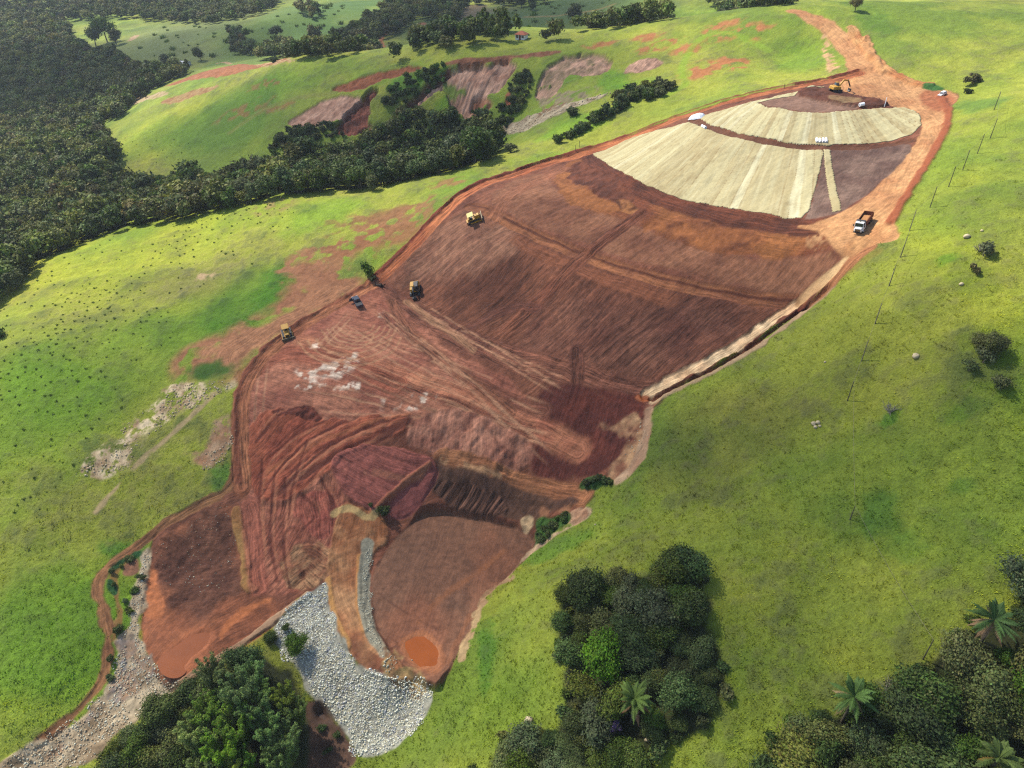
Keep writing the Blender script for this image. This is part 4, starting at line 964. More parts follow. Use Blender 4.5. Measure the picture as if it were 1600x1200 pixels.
# thicket in the lower right corner
pr = poly("1205,1190 1225,1150 1290,1135 1340,1105 1400,1092 1432,1062 1480,1025 1520,990 1560,965 1605,930 1700,900 1800,1000 1760,1300 1190,1310")
for x, y in zip(*scatter(pr, 3.7, g)):
    if not room(x, y): continue
    s = pickst(g, {'dark green': 5, 'mid green': 2, 'olive': 4, 'grey green': .8})
    plant('broadleaf_tree', x, y, s, 'near', int(g.integers(0, 3)), g.choice([.65, .85, 1, 1.25, 1.55]) * g.uniform(.9, 1.1), f'{s} broadleaf tree in the thicket filling the lower right corner', 'tree', 'trees of the lower right thicket', g.uniform(.8, 1.1))
for x, y in zip(*scatter(poly("1180,1190 1205,1135 1285,1118 1335,1088 1400,1075 1430,1045 1478,1005 1520,970 1560,945 1605,910 1660,900 1600,960 1500,1020 1440,1080 1340,1130 1230,1170"), 2.6, g)):
    s = pickst(g, MIX_N); plant('shrub', x, y, s, 'shrub', int(g.integers(0, 3)), g.uniform(.4, 1.0), f'{s} scrub bush along the front of the lower right thicket', 'shrub', 'scrub along the front of the lower right thicket', .8)
# trees along the left side of the bamboo
pl = poly("150,1215 200,1170 245,1140 290,1090 330,1064 372,1044 402,1026 414,1036 396,1066 350,1098 310,1140 290,1200 280,1300 130,1300")
for x, y in zip(*scatter(pl, 3.1, g)):
    s = pickst(g, {'dark green': 4, 'mid green': 3, 'olive': 2, 'grey green': 1.4})
    plant('broadleaf_tree', x, y, s, 'near', int(g.integers(0, 3)), g.uniform(.75, 1.15), f'{s} broadleaf tree between the stony creek and the bamboo', 'tree', 'trees between creek and bamboo')
for u, v, st, sc, lab in [(463, 1018, 'mid green', 1.1, 'round dense green bush on the white stone apron'), (425, 1000, 'dark green', .65, 'smaller dark bush on the stone bank left of the round bush'), (448, 984, 'mid green', .4, 'low bush tucked behind the round bush on the stones')]:
    x, y, _ = spot(u, v); plant('bush', x, y, st, 'near', 1, sc * .85, lab, 'bush', None, .8)

# bamboo
def bamboo(g, H, n):
    cen, lr, ls = [], [], []
    for k in range(n):
        a = g.uniform(0, 6.28); q = g.uniform(.2, 1) ** .5 * 2.4
        for t in np.linspace(.35, 1, 6):
            b = q * (.35 + 1.0 * t * t)
            cen.append((math.cos(a) * b, math.sin(a) * b, H * (t * 1.02 - .12 * t ** 4))); lr.append(g.uniform(.5, .8) * (1.3 - .8 * t)); ls.append((1, 1, 1.1))
    v, f3, f4, c = crown(g, 3, H, 0, 0, 19000, -.21, A(122, 150, 66, 1.55), 1, .3, .35, (np.array(cen), np.array(lr), np.array(ls)))
    Vs, Fs, off = [], [], 0
    for k in range(14):
        a = g.uniform(0, 6.28); q = g.uniform(.1, 1.2)
        V, F = tube([(math.cos(a) * q * .3, math.sin(a) * q * .3, -.6), (math.cos(a) * q, math.sin(a) * q, H * .5), (math.cos(a) * q * 2.2, math.sin(a) * q * 2.2, H * .95)], [.07, .06, .02], 5)
        Vs.append(V); Fs.append(F + off); off += len(V)
    return mesh_np('crown', v, [f3, f4], M_LEAF, c, False), mesh_np('culms', np.concatenate(Vs), [np.concatenate(Fs)], m_bamboo)
m_bamboo = m_plain('bamboo_cane', A(150, 150, 80), .6)
BB = [bamboo(np.random.default_rng(400 + k), 12 + k, 26) for k in range(3)]
pb = poly("300,1165 330,1108 375,1074 420,1058 468,1085 478,1150 470,1230 450,1300 285,1300")
for k, (x, y) in enumerate(zip(*scatter(pb, 4.3, g))):
    r = link('bamboo_clump', None, None, (x, y, float(gz(x, y)) - .2)); sc = g.uniform(.72, 1.02); r.scale = (sc, sc, sc); r.rotation_euler.z = g.uniform(0, 6.28)
    tag(r, 'feathery bright green bamboo clump in the grove beside the stone apron', 'bamboo', 'bamboo clumps of the grove beside the stone apron')
    cm, tm = BB[k % 3]; link('crown', cm, r); link('culms', tm, r)

# palms
def frond(g, L, a, el, droop, w, tint):
    n = 9; t = np.linspace(0, 1, n)
    h = L * t * math.cos(el) * (1 - .12 * droop * t); z = L * t * math.sin(el) - droop * L * .55 * t ** 2
    P = np.stack([h * math.cos(a), h * math.sin(a), z], 1)
    V, F = tube(P, np.linspace(.06, .015, n), 4); C_ = np.repeat((tint * 1.1)[None], len(V), 0)
    side = np.array([-math.sin(a), math.cos(a), 0]); Vs, Fs, Cs, off = [V], [F], [C_], len(V)
    m = 34
    for s in (-1, 1):
        tt = np.linspace(.08, .99, m); b = np.stack([np.interp(tt, t, P[:, k]) for k in range(3)], 1)
        fw = np.gradient(b, axis=0); fw = unit(fw)
        ln = w * np.sin(np.clip(tt * 1.1, 0, 1) * math.pi * .86 + .25)[:, None] * g.uniform(.8, 1.1, (m, 1))
        tip = b + side * s * ln * .88 + fw * ln * .45 + [0, 0, -1] * ln * g.uniform(.15, .5, (m, 1))
        hw = fw * .06
        v = np.stack([b - hw, b + hw, (b + tip) / 2 + hw * 1.3 + [0, 0, .04], tip], 1).reshape(-1, 3)
        Vs.append(v); Fs.append(np.arange(4 * m).reshape(m, 4) + off); off += 4 * m
        Cs.append(np.repeat(tint[None] * g.uniform(.7, 1.3, (m, 1)), 4, 0))
    return np.concatenate(Vs), np.concatenate(Fs), np.concatenate(Cs)
def fronds(g, n, L, els, droop, tint, z):
    Vs, Fs, Cs, off = [], [], [], 0
    for k in range(n):
        v, f, c = frond(g, L * g.uniform(.85, 1.1), 2.4 * k + g.normal() * .15, g.uniform(*els), droop * g.uniform(.7, 1.2), .62, tint * g.uniform(.8, 1.2))
        Vs.append(v + [0, 0, z]); Fs.append(f + off); Cs.append(c); off += len(v)
    return mesh_np('fronds', np.concatenate(Vs), [np.concatenate(Fs)], M_LEAF, np.concatenate(Cs), False)
for k, (u, v, H, L, dead, lab) in enumerate([(985, 1130, 7.0, 3.9, 5, 'green palm with drooping yellowish fronds in the square copse'), (1528, 1010, 6.5, 4.0, 10, 'palm with brown dead fronds hanging at the thicket edge'),
                                       (1315, 1128, 6.8, 4.2, 6, 'palm standing at the left corner of the lower right thicket'), (1530, 1225, 7.0, 3.6, 2, 'bright green palm at the bottom edge of the lower right thicket')]):
    x, y, z = spot(u, v); q = np.random.default_rng(60 + k)
    r = link('palm_tree', None, None, (x, y, z - .2)); tag(r, lab, 'palm')
    link('crown', fronds(q, 20, L, (.1, 1.15), .75, A(104, 134, 66), H), r); 
    d = link('dead_fronds', fronds(q, dead, L * .85, (-1.0, -.35), .4, A(168, 132, 92), H - .1), r); d['label'] = 'brown dry hanging fronds'
    tv, tf = tube([(0, 0, -.5), (.1, .05, H * .5), (.05, .1, H + .1)], [.24, .19, .2], 8); link('trunk', mesh_np('trunk', tv, [tf], M_BARK), r)

# purple blossom tree in the copse and bare grey trees
x, y, _ = spot(958, 1155); 
q = np.random.default_rng(5); v_, f3, f4, c_ = crown(q, .9, 2.6, 2.4, 9, 500, .14, A(120, 92, 150), 2, .35)
r = link('flowering_tree', None, None, (x, y, float(gz(x, y)))); tag(r, 'slender tree with purple blossom inside the square copse', 'tree')
link('crown', mesh_np('crown', v_, [f3, f4], M_LEAF, c_, False), r); tv, tf = limbs(q, 5.4, 1.4, .16); link('trunk', mesh_np('trunk', tv, [tf], M_BARK), r)

# ------------------------------------------------------------------ the wood in the side valley
fm = poly("-170,570 0,470 40,442 60,408 92,396 150,372 205,356 270,348 330,335 390,320 440,306 500,300 560,296 600,290 660,278 720,263 765,247 778,232 772,208 740,195 715,196 680,190 650,186 622,194 592,214 560,234 520,242 495,240 470,256 430,268 380,284 330,290 290,298 220,296 194,290 186,262 182,235 165,212 152,196 190,186 202,170 215,155 240,140 285,120 300,112 250,112 200,108 190,90 130,82 110,64 118,52 80,34 -40,18 -170,34")
gx1, gy1 = scatter(fm, 4.3, g)
hp = poly("-170,2 0,14 90,34 150,34 200,30 260,36 330,40 400,26 432,13 440,-12 380,-34 -170,-34")
gx2, gy2 = scatter(hp, 7.5, g)
oth = []
for s_, gap_ in [("450,93 460,80 500,73 545,56 580,36 605,14 625,5 720,0 727,14 712,50 652,30 636,46 606,60 590,70 560,82 520,91", 6.2), ("640,74 690,52 720,50 760,50 800,47 817,58 800,66 700,80 650,85", 6.5), ("893,47 950,37 1010,29 1050,28 1040,34 960,45 900,50", 7),
                ("1085,14 1130,-2 1180,-6 1236,-4 1234,11 1180,15 1120,19", 7), ("700,10 760,-8 860,-12 850,8 800,14 760,8", 8), ("358,52 378,52 402,76 388,88 362,84", 6), ("400,82 440,78 452,88 420,96 402,94", 6), ("840,68 870,58 880,56 876,64 850,72", 6), ("460,20 490,14 505,30 490,34 470,28", 8),
                ("600,98 640,84 650,84 640,92", 6), ("440,82 452,74 462,84 452,92", 6)]:
    a_, b_ = scatter(poly(s_), gap_, g); oth.append((a_, b_))
fx = np.concatenate([gx1, gx2] + [a for a, b in oth]); fy = np.concatenate([gy1, gy2] + [b for a, b in oth])
fz = gz(fx, fy)
pu, pv = proj(fx, fy, fz + 5)
vis = (pu > -30) & (pu < 1630) & (pv > -40) & (pv < 1230)
fx, fy, fz, pu, pv = fx[vis], fy[vis], fz[vis], pu[vis], pv[vis]
dist = np.sqrt(fx ** 2 + fy ** 2 + (CAMZ - fz) ** 2)
order = np.argsort(dist)
FW = {'dark green': 4, 'mid green': 4, 'olive': 4, 'grey green': .7, 'brownish': .12}
n_near = 60
ptsv, pf3, pf4, pcol, off = [], [], [], [], 0
n_trees_before = len([o for o in COL.objects if o.name.startswith('broadleaf_tree')])
n_near = max(40, 296 - n_trees_before)
print('TREES near copses', n_trees_before, 'wood', len(fx), 'individual wood', n_near)
for j, i in enumerate(order):
    s = pickst(g, FW); sc = g.uniform(.68, 1.18); k = int(g.integers(0, 3))
    if g.random() < .06: sc *= 1.25
    if j < n_near:
        plant('broadleaf_tree', fx[i], fy[i], s, 'wood', k, sc, f'{s} broadleaf tree at the near edge of the valley wood left of the pasture', 'tree', 'trees at the near edge of the valley wood')
        continue
    v, f3, f4, c = arch(s, 'far', k)[0]
    a = g.uniform(0, 6.28); ca, sa = math.cos(a), math.sin(a)
    v = v * [sc, sc, sc * g.uniform(.8, 1.15)]
    ptsv.append(np.stack([v[:, 0] * ca - v[:, 1] * sa + fx[i], v[:, 0] * sa + v[:, 1] * ca + fy[i], v[:, 2] + fz[i] - .2], 1))
    pf3.append(f3 + off); pf4.append(f4 + off); off += len(v)
    pcol.append(c * (g.uniform(.65, 1.3) * (1 + g.normal(size=3) * .07))[None])
tag(link('forest', mesh_np('forest', np.concatenate(ptsv), [np.concatenate(pf3), np.concatenate(pf4)], M_LEAF, np.concatenate(pcol), False)), 'dark mixed forest filling the side valley and the far hillsides', 'forest', kind='stuff')
# forest floor
lit = poly  # (kept simple: leaf litter colour under the wood)
for p in (fm, hp):
    pass

# shrub patches in the gullies
for s_, where, gap_, w in [("598,168 605,138 640,122 690,102 702,110 672,138 642,154 626,172", 'in the dark green gully below the red scarp', 2.9, {'bright green': 1, 'dark green': 3}),
                      ("545,215 590,205 640,172 690,172 735,195 760,205 640,205 600,220", 'on the gully floor behind the valley wood', 3.3, {'dark green': 3, 'olive': 2}),
                      ("772,205 780,170 800,128 830,108 834,138 806,182 784,208", 'in the gully between the mauve scars', 2.9, {'dark green': 3, 'olive': 2}),
                      ("957,152 990,137 1050,130 1056,140 1000,160 962,164", 'in the long hedge like patch above the berm', 2.5, {'dark green': 3, 'olive': 2}),
                      ("865,220 900,202 960,167 986,162 962,180 910,207 872,224", 'in the narrow row along the small gully', 2.4, {'dark green': 3, 'mid green': 2}),
                      ("440,208 500,196 545,214 470,232 420,238", 'on the slope between mauve scar and wood', 2.9, {'dark green': 3, 'brownish': 1})]:
    for x, y in zip(*scatter(poly(s_), gap_, g)):
        s = pickst(g, w)
        plant('shrub', x, y, s, 'shrub', int(g.integers(0, 3)), g.uniform(.55, 1.35), f'{s} shrub {where}', 'shrub', f'shrubs {where}')
# trees standing alone
for u, v, st, lod, sc, lab in [(1520, 131, 'brownish', 'shrub', 1.5, 'small dark tree on the meadow beyond the white car'), (1514, 146, 'dark green', 'shrub', .7, 'low dark bush below the small tree near the white car'), (1336, 18, 'brownish', 'near', .9, 'lone tree on the skyline meadow right of the haul road'),
                               (1548, 552, 'grey green', 'near', .95, 'largest grey green shrub of the cluster on the right meadow'), (1530, 545, 'olive', 'near', .7, 'olive shrub left of the largest grey shrub on the right meadow'), (1535, 566, 'grey green', 'shrub', .8, 'small grey shrub just below the big shrub cluster'), (1515, 578, 'grey green', 'shrub', .75, 'small grey shrub lowest in the right meadow cluster'),
                               (1537, 400, 'grey green', 'shrub', .9, 'thin grey shrub on the right meadow under the power poles'), (1522, 424, 'brownish', 'shrub', .7, 'dark low shrub below the thin grey shrub on the right meadow'), (1560, 607, 'grey green', 'shrub', .8, 'grey shrub at the edge of the bright right meadow'), (1490, 1000, 'bright green', 'shrub', .7, 'light bush beside the thicket edge'),
                               (315, 95, 'dark green', 'wood', 1.15, 'round dark tree standing alone on the far pale field'), (168, 66, 'mid green', 'wood', 1.9, 'tallest pale green tree on the edge of the far field'), (150, 72, 'mid green', 'wood', 1.5, 'pale green tree left of the tallest one by the far field'), (182, 70, 'olive', 'wood', 1.5, 'olive tree right of the tallest one by the far field'),
                               (130, 78, 'dark green', 'wood', 1.2, 'dark tree at the left foot of the pale trees'), (190, 108, 'dark green', 'wood', 1.3, 'dark tree in front of the cottages by the wood'), (258, 104, 'grey green', 'wood', 1.1, 'grey tree shading the cottages by the wood'), (432, 58, 'dark green', 'wood', 1.2, 'dark tree at the foot of the round green hill'), (895, 36, 'dark green', 'wood', 1.3, 'round dark tree alone on the far hillside'),
                               (832, 17, 'dark green', 'wood', .8, 'small dark tree on the far hillside left of the round one'), (815, 12, 'dark green', 'wood', 1.1, 'dark tree near the top edge on the far hillside'), (850, 4, 'dark green', 'wood', 1.3, 'dark tree at the very top of the far hillside'), (620, 52, 'dark green', 'wood', 1.0, 'dark tree beside the small red track'),
                               (582, 298, 'grey green', 'wood', .62, 'thin grey tree in front of the valley wood on the pasture'), (797, 238, 'grey green', 'shrub', 1.2, 'thin grey shrub on the grass at the end of the valley wood'), (892, 180, 'dark green', 'shrub', 1.5, 'dark bush beside the white rock strip'), (228, 153, 'mid green', 'shrub', 1.3, 'bush on the pale bare patch at the wood edge'), (427, 98, 'dark green', 'shrub', 1.1, 'dark bush on the red crest of the spur'),
                               (574, 428, 'bright green', 'shrub', 1.25, 'bright green bush at the edge of the works by the fallen stump'), (583, 440, 'olive', 'shrub', .7, 'withered uprooted shrub beside the bright bush'), (603, 804, 'dark green', 'shrub', .9, 'small dark bush at the foot of the red spoil tip'), (578, 792, 'mid green', 'shrub', .45, 'tiny plant on the crest of the tan ridge'), (0, 528, 'dark green', 'shrub', 1.1, 'dark bush at the left edge of the pasture'),
                               (430, 1110, 'mid green', 'near', .9, 'green tree at the front of the bamboo grove')]:
    x, y, _ = spot(u, v); plant('tree' if lod != 'shrub' else 'bush', x, y, st, lod, 1, sc, lab, 'tree' if lod != 'shrub' else 'bush', None)
for u, v, _a, _b in [(190, 885, 0, 0), (175, 895, 0, 0), (205, 875, 0, 0), (178, 915, 0, 0), (196, 940, 0, 0), (212, 925, 0, 0), (200, 955, 0, 0), (186, 985, 0, 0), (175, 1030, 0, 0), (222, 905, 0, 0), (170, 1060, 0, 0), (505, 1140, 0, 0), (528, 1150, 0, 0), (512, 1175, 0, 0)]:
    x, y, _ = spot(u, v); plant('bush', x, y, 'dark green' if u > 200 else 'mid green', 'shrub', u % 3, random.uniform(.4, .7), 'small green bush on the stony bank of the creek' if u < 400 else 'small bush beside the brown pool under the stone apron', 'bush', 'small bushes on the creek bank' if u < 400 else 'small bushes beside the brown pool', .8)
for u, v in [(915, 758), (925, 754), (936, 750), (947, 752), (955, 755), (842, 838), (850, 828), (860, 818), (872, 812), (882, 806), (868, 824), (856, 836), (846, 846), (880, 815)]:
    x, y, _ = spot(u, v); plant('bush', x, y, pickst(g, {'dark green': 2, 'mid green': 2}), 'shrub', u % 3, random.uniform(.5, .8), 'low green bush in the upper green patch at the right edge of the cut' if u > 900 else 'low green bush in the lower green patch at the right edge of the cut', 'bush', 'bushes in the upper green patch by the cut' if u > 900 else 'bushes in the lower green patch by the cut', .7)
# leafless shrubs
def bare(u, v, H, lab):
    x, y, z = spot(u, v); q = np.random.default_rng(int(u)); Vs, Fs, off = [], [], 0
    for k in range(26):
        a = q.uniform(0, 6.28); e = q.uniform(.4, 1.3); L = H * q.uniform(.6, 1.1); d = np.array([math.cos(a) * math.cos(e), math.sin(a) * math.cos(e), math.sin(e)])
        V, F = tube([(0, 0, -.1), d * L * .5 + q.normal(size=3) * .08, d * L + q.normal(size=3) * .15], [.06, .04, .015], 4); Vs.append(V); Fs.append(F + off); off += len(V)
        for _ in range(3):
            b = d * L * q.uniform(.4, .9); e2 = b + unit(d + q.normal(size=3) * .6) * L * .35
            V, F = tube([b, e2], [.03, .012], 4); Vs.append(V); Fs.append(F + off); off += len(V)
    tag(link('bare_shrub', mesh_np('bare_shrub', np.concatenate(Vs), [np.concatenate(Fs)], m_plain('grey_twigs', A(190, 180, 176), .9)), None, (x, y, z)), lab, 'shrub')
bare(1390, 645, 2.2, 'leafless grey shrub alone on the right meadow beside a green patch'); bare(1385, 1082, 2.6, 'leafless pale shrub at the thicket edge beside the left palm'); bare(1530, 392, 1.6, 'leafless grey shrub by the thin shrub on the right meadow')

# ------------------------------------------------------------------ grass tufts, weeds and loose stone
def blades(n_b, g, h, w, spread):
    a = g.uniform(0, 6.28, n_b); b = g.uniform(0, spread, n_b)
    base_ = np.stack([np.cos(a) * b, np.sin(a) * b, np.zeros(n_b)], 1)
    t = a + g.normal(size=n_b) * .8; ln = g.uniform(.3, 1.0, n_b)
    tip = base_ + np.stack([np.cos(t) * ln * h * .8, np.sin(t) * ln * h * .8, h * g.uniform(.6, 1.1, n_b)], 1)
    sd = np.stack([-np.sin(t), np.cos(t), np.zeros(n_b)], 1) * w
    return np.stack([base_ - sd - [0, 0, .1], base_ + sd - [0, 0, .1], tip], 1)
def strew(name, x, y, lab, cat, nb, h, w, spread, colf, g, kind='stuff', big=1.0):
    n = len(x); z = gz(x, y)
    protos = np.stack([blades(nb, g, h, w, spread).reshape(-1, 3) for _ in range(12)])
    v = protos[g.integers(0, 12, n)] * g.uniform(.6, 1.35, (n, 1, 1)) * np.broadcast_to(big, n)[:, None, None]
    v = v + np.stack([x, y, z], 1)[:, None]
    col = colf(x, y, n)
    c = np.repeat(col, nb * 3, 0) * np.repeat(g.uniform(.75, 1.25, (n * nb, 1)), 3, 0)
    f = np.arange(n * nb * 3).reshape(-1, 3)
    tag(link(name, mesh_np(name, v.reshape(-1, 3), [f], M_GRASS, np.clip(c, .004, .6), False)), lab, cat, kind=kind)
g = np.random.default_rng(77)
ty = 52 * (235 / 52) ** g.random(55000); tx = g.uniform(-.93, .93, len(ty)) * halfw(ty)
cc, gg, kk = gcol(tx, ty)
ok = (gg > .6) & (kk == 0) & (g.random(len(ty)) > sst(90, 190, ty)) & (fbm(tx, ty, 9, 3, 91) + g.random(len(tx)) * .5 > .08)
tx, ty = tx[ok], ty[ok]
def gc(x, y, n):
    c, a, b = gcol(x, y)
    return c * np.array([2.3, 2.1, 1.6]) * (1 + fbm(x, y, 3, 3, 17)[:, None] * 1.2) * g.uniform(.8, 1.3, (n, 1)).astype(np.float32)
strew('grass', tx, ty, 'coarse green grass tufts covering the meadow', 'grass', 7, .24, .10, .5, gc, g)
# dark weed tussocks on the left pasture
wp = poly("0,470 60,425 100,400 200,362 330,340 420,316 470,330 420,400 330,480 230,560 190,640 120,720 60,800 0,840 -60,800")
wx, wy = scatter(wp, 3.0, g)
k = fbm(wx, wy, 22, 3, 12) + g.random(len(wx)) * .6 > .34
wx, wy = wx[k], wy[k]
w2 = poly("190,215 260,200 310,225 300,250 230,258 195,250"); x2, y2 = scatter(w2, 4.5, g); k = g.random(len(x2)) < .4
wx = np.concatenate([wx, x2[k]]); wy = np.concatenate([wy, y2[k]])
x3, y3 = [], []
for s_, gap_ in [("190,85 260,40 380,34 440,20 500,6 560,10 540,40 480,66 400,76 340,95 290,100 220,95", 13), ("740,20 860,4 1060,6 1040,28 900,40 820,56 760,40", 13)]:
    a_, b_ = scatter(poly(s_), gap_, g); k = (g.random(len(a_)) + fbm(a_, b_, 60, 3, 4) < .5); x3.append(a_[k]); y3.append(b_[k])
nb_ = sum(len(q) for q in x3); big_ = np.r_[np.full(len(wx), .55), g.uniform(1.6, 4.5, nb_)]; wx = np.concatenate([wx] + x3); wy = np.concatenate([wy] + y3)
strew('weeds', wx, wy, 'dark weed tussocks dotting the pastures', 'weeds', 26, .55, .14, .55, lambda x, y, n: np.repeat(A(100, 126, 50, 1.8)[None], n, 0) * g.uniform(.7, 1.3, (n, 1)), g, big=big_)

def stones(name, s_list, lab, cat, pal, g):
    Vs, Fs, Cs, off = [], [], [], 0
    iv, jf = ICO[1]
    for s, dens, smin, smax, keepf in s_list:
        p = poly(s); lo, hi = p.min(0), p.max(0); n = int((hi - lo).prod() * dens)
        x = g.uniform(lo[0], hi[0], n); y = g.uniform(lo[1], hi[1], n)
        k = (sdf(p, x, y) + fbm(x, y, 2.5, 3, 8) * 3.2) < 0
        if keepf is not None: k &= fbm(x, y, 5, 4, 19) + .5 > keepf
        x, y = x[k], y[k]; n = len(x)
        r = smin * (smax / smin) ** (g.random(n) ** 2.0)
        sc = r[:, None] * g.uniform(.6, 1.15, (n, 3)); sc[:, 2] *= .75
        a = g.uniform(0, 6.28, n); w = g.uniform(.72, 1.15, (n, len(iv)))
        q = iv[None] * w[..., None] * sc[:, None]
        ca, sa = np.cos(a)[:, None], np.sin(a)[:, None]
        q = np.stack([q[..., 0] * ca - q[..., 1] * sa, q[..., 0] * sa + q[..., 1] * ca, q[..., 2]], -1)
        q += np.stack([x, y, gz(x, y) + r * .25], 1)[:, None]
        Vs.append(q.reshape(-1, 3)); Fs.append((jf[None] + (np.arange(n) * len(iv))[:, None, None]).reshape(-1, 3) + off); off += n * len(iv)
        c = pal[g.integers(0, len(pal), n)] * g.uniform(.7, 1.2, (n, 1)); Cs.append(np.repeat(c, len(iv), 0))
    print('STONES', name, off // len(iv))
    tag(link(name, mesh_np(name, np.concatenate(Vs), [np.concatenate(Fs)], M_STONE, np.concatenate(Cs), False)), lab, cat, kind='stuff')
stones('rubble', [("424,1000 450,950 490,927 508,905 514,950 533,1000 560,1050 610,1066 648,1060 676,1086 669,1112 638,1150 600,1176 562,1180 541,1150 512,1110 482,1086 474,1040 440,1030", 26.0, .085, .25, None)],
       'apron of broken pale grey rock below the causeway', 'rock fill', np.array([A(252, 250, 248, 1.45), A(240, 238, 236, 1.45), A(222, 220, 218, 1.5), A(238, 226, 206, 1.5), A(200, 198, 198, 1.6)]), g)
stones('gravel', [("573,852 583,856 574,905 575,945 585,985 606,1015 596,1020 574,988 564,945 565,902", 12, .1, .22, None), ("600,1000 640,1040 672,1075 650,1080 610,1060 600,1030", 3, .12, .3, .45)], 'strip of grey gravel along the mud basin edge of the causeway', 'gravel', np.array([A(230, 226, 218, 1.7), A(210, 204, 196, 1.7), A(196, 190, 182, 1.7)]), g)
stones('creek_stones', [("232,860 226,900 222,950 218,985 236,1034 282,1078 240,1108 190,1142 130,1202 0,1202 60,1166 130,1116 172,1066 186,1010 206,960 214,900 224,866", 9, .10, .26, .33), ("246,850 300,812 360,790 370,870 330,940 250,900", 1.0, .08, .18, .4), ("940,742 985,690 1008,650 1010,690 990,735", 1.5, .1, .3, .5)], 'pale pink and grey stones of the creek bed', 'stones', np.array([A(232, 216, 200, 1.8), A(220, 192, 168, 1.8), A(214, 212, 210, 1.8), A(190, 162, 140, 1.8), A(240, 234, 226, 1.8)]), g)

stones('scree', [("365,592 330,600 268,600 258,622 205,655 165,690 120,735 180,755 215,700 235,680 285,645 330,625 365,605", 3.5, .10, .36, .46), ("365,650 335,660 325,690 290,705 325,735 350,715 368,690", 3.5, .1, .32, .45), ("778,203 805,190 850,174 900,160 948,146 955,146 920,162 880,178 850,192 815,208", 1.0, .2, .5, .3)], 'scattered pale stones on the bare patches of the pasture', 'stones', np.array([A(240, 222, 204, 1.8), A(226, 196, 170, 1.8), A(214, 186, 160, 1.8)]), g)
# ------------------------------------------------------------------ built things
class MB:
    def __init__(s): s.v = []; s.f = []
    def add(s, V, F):
        o = len(s.v); s.v += [tuple(map(float, q)) for q in V]; s.f += [tuple(int(i) + o for i in f) for f in F]; return s
    def box(s, x0, x1, y0, y1, z0, z1, tx0=0, tx1=0, ty=0, bev=.04):
        """a bevelled block; tx0/tx1/ty pull the top face in at the back, front and sides"""
        bm = bmesh.new(); bmesh.ops.create_cube(bm, size=1)
        for v in bm.verts:
            t = v.co.z > 0
            v.co = ((x1 - (tx1 if t else 0)) if v.co.x > 0 else (x0 + (tx0 if t else 0)), (y1 - (ty if t else 0)) if v.co.y > 0 else (y0 + (ty if t else 0)), z1 if t else z0)
        if bev: bmesh.ops.bevel(bm, geom=list(bm.edges), offset=bev, segments=1, affect='EDGES')
        bm.verts.index_update()
        s.add([v.co[:] for v in bm.verts], [[v.index for v in f.verts] for f in bm.faces]); bm.free(); return s
    def cyl(s, p0, p1, r, r1=None, n=12):
        p0, p1 = np.array(p0, float), np.array(p1, float); r1 = r if r1 is None else r1
        d = unit(p1 - p0); u = unit(np.cross(d, [.31, .9, .3])); w = np.cross(d, u)
        V = [p + q * (math.cos(2 * math.pi * k / n) * u + math.sin(2 * math.pi * k / n) * w) for p, q in ((p0, r), (p1, r1)) for k in range(n)]
        F = [(k, (k + 1) % n, n + (k + 1) % n, n + k) for k in range(n)] + [tuple(range(n))[::-1], tuple(range(n, 2 * n))]
        return s.add(V, F)
    def prism(s, prof, y0, y1):
        """side outline in x,z extruded across y"""
        n = len(prof); V = [(x, y0, z) for x, z in prof] + [(x, y1, z) for x, z in prof]
        F = [(k, n + k, n + (k + 1) % n, (k + 1) % n) for k in range(n)] + [tuple(range(n)), tuple(range(n, 2 * n))[::-1]]
        return s.add(V, F)
    def beam(s, p0, p1, w, h):
        p0, p1 = np.array(p0, float), np.array(p1, float); d = unit(p1 - p0); y = np.array([0, 1, 0.]); u = unit(np.cross(d, y)); 
        V = [p + a * y * w / 2 + b * u * h / 2 for p in (p0, p1) for a, b in ((-1, -1), (1, -1), (1, 1), (-1, 1))]
        return s.add(V, [(0, 1, 2, 3), (7, 6, 5, 4), (0, 4, 5, 1), (1, 5, 6, 2), (2, 6, 7, 3), (3, 7, 4, 0)])
    def build(s, name, mat, parent=None):
        me = bpy.data.meshes.new(name); me.from_pydata(s.v, [], s.f); me.update()
        bm = bmesh.new(); bm.from_mesh(me); bmesh.ops.recalc_face_normals(bm, faces=bm.faces); bm.to_mesh(me); bm.free()
        me.materials.append(mat); return link(name, me, parent)
def stand(name, u, v, u2, v2, label, cat, sink=.05, group=None, sc=1.0, dz=0):
    """an empty on the ground whose +x points from (u,v) to (u2,v2), tipped with the slope"""
    x, y, z = spot(u, v); x2, y2, _ = spot(u2, v2)
    h = math.atan2(y2 - y, x2 - x); e = 2.5
    gx_ = float(gz([x + e], [y])[0] - gz([x - e], [y])[0]) / (2 * e); gy_ = float(gz([x], [y + e])[0] - gz([x], [y - e])[0]) / (2 * e)
    zz = float(np.mean(gz(np.array([x, x + 1.5, x - 1.5, x, x]), np.array([y, y, y, y + 1.5, y - 1.5]))))
    up = Vector((-gx_, -gy_, 1)).normalized(); f = Vector((math.cos(h), math.sin(h), 0)); f = (f - up * f.dot(up)).normalized(); l = up.cross(f)
    r = link(name, None, None); r.empty_display_size = .5
    r.matrix_world = Matrix(((f.x, l.x, up.x, x), (f.y, l.y, up.y, y), (f.z, l.z, up.z, zz - sink + dz), (0, 0, 0, 1)))
    r.matrix_world = r.matrix_world @ Matrix.Scale(sc, 4)
    tag(r, label, cat, group); return r
P_Y = m_plain('yellow_machine_paint', A(222, 164, 50, 1.9), .6, var=.35, vs=2.5); P_Y2 = m_plain('pale_yellow_paint', A(232, 206, 120, 1.8), .6, var=.25)
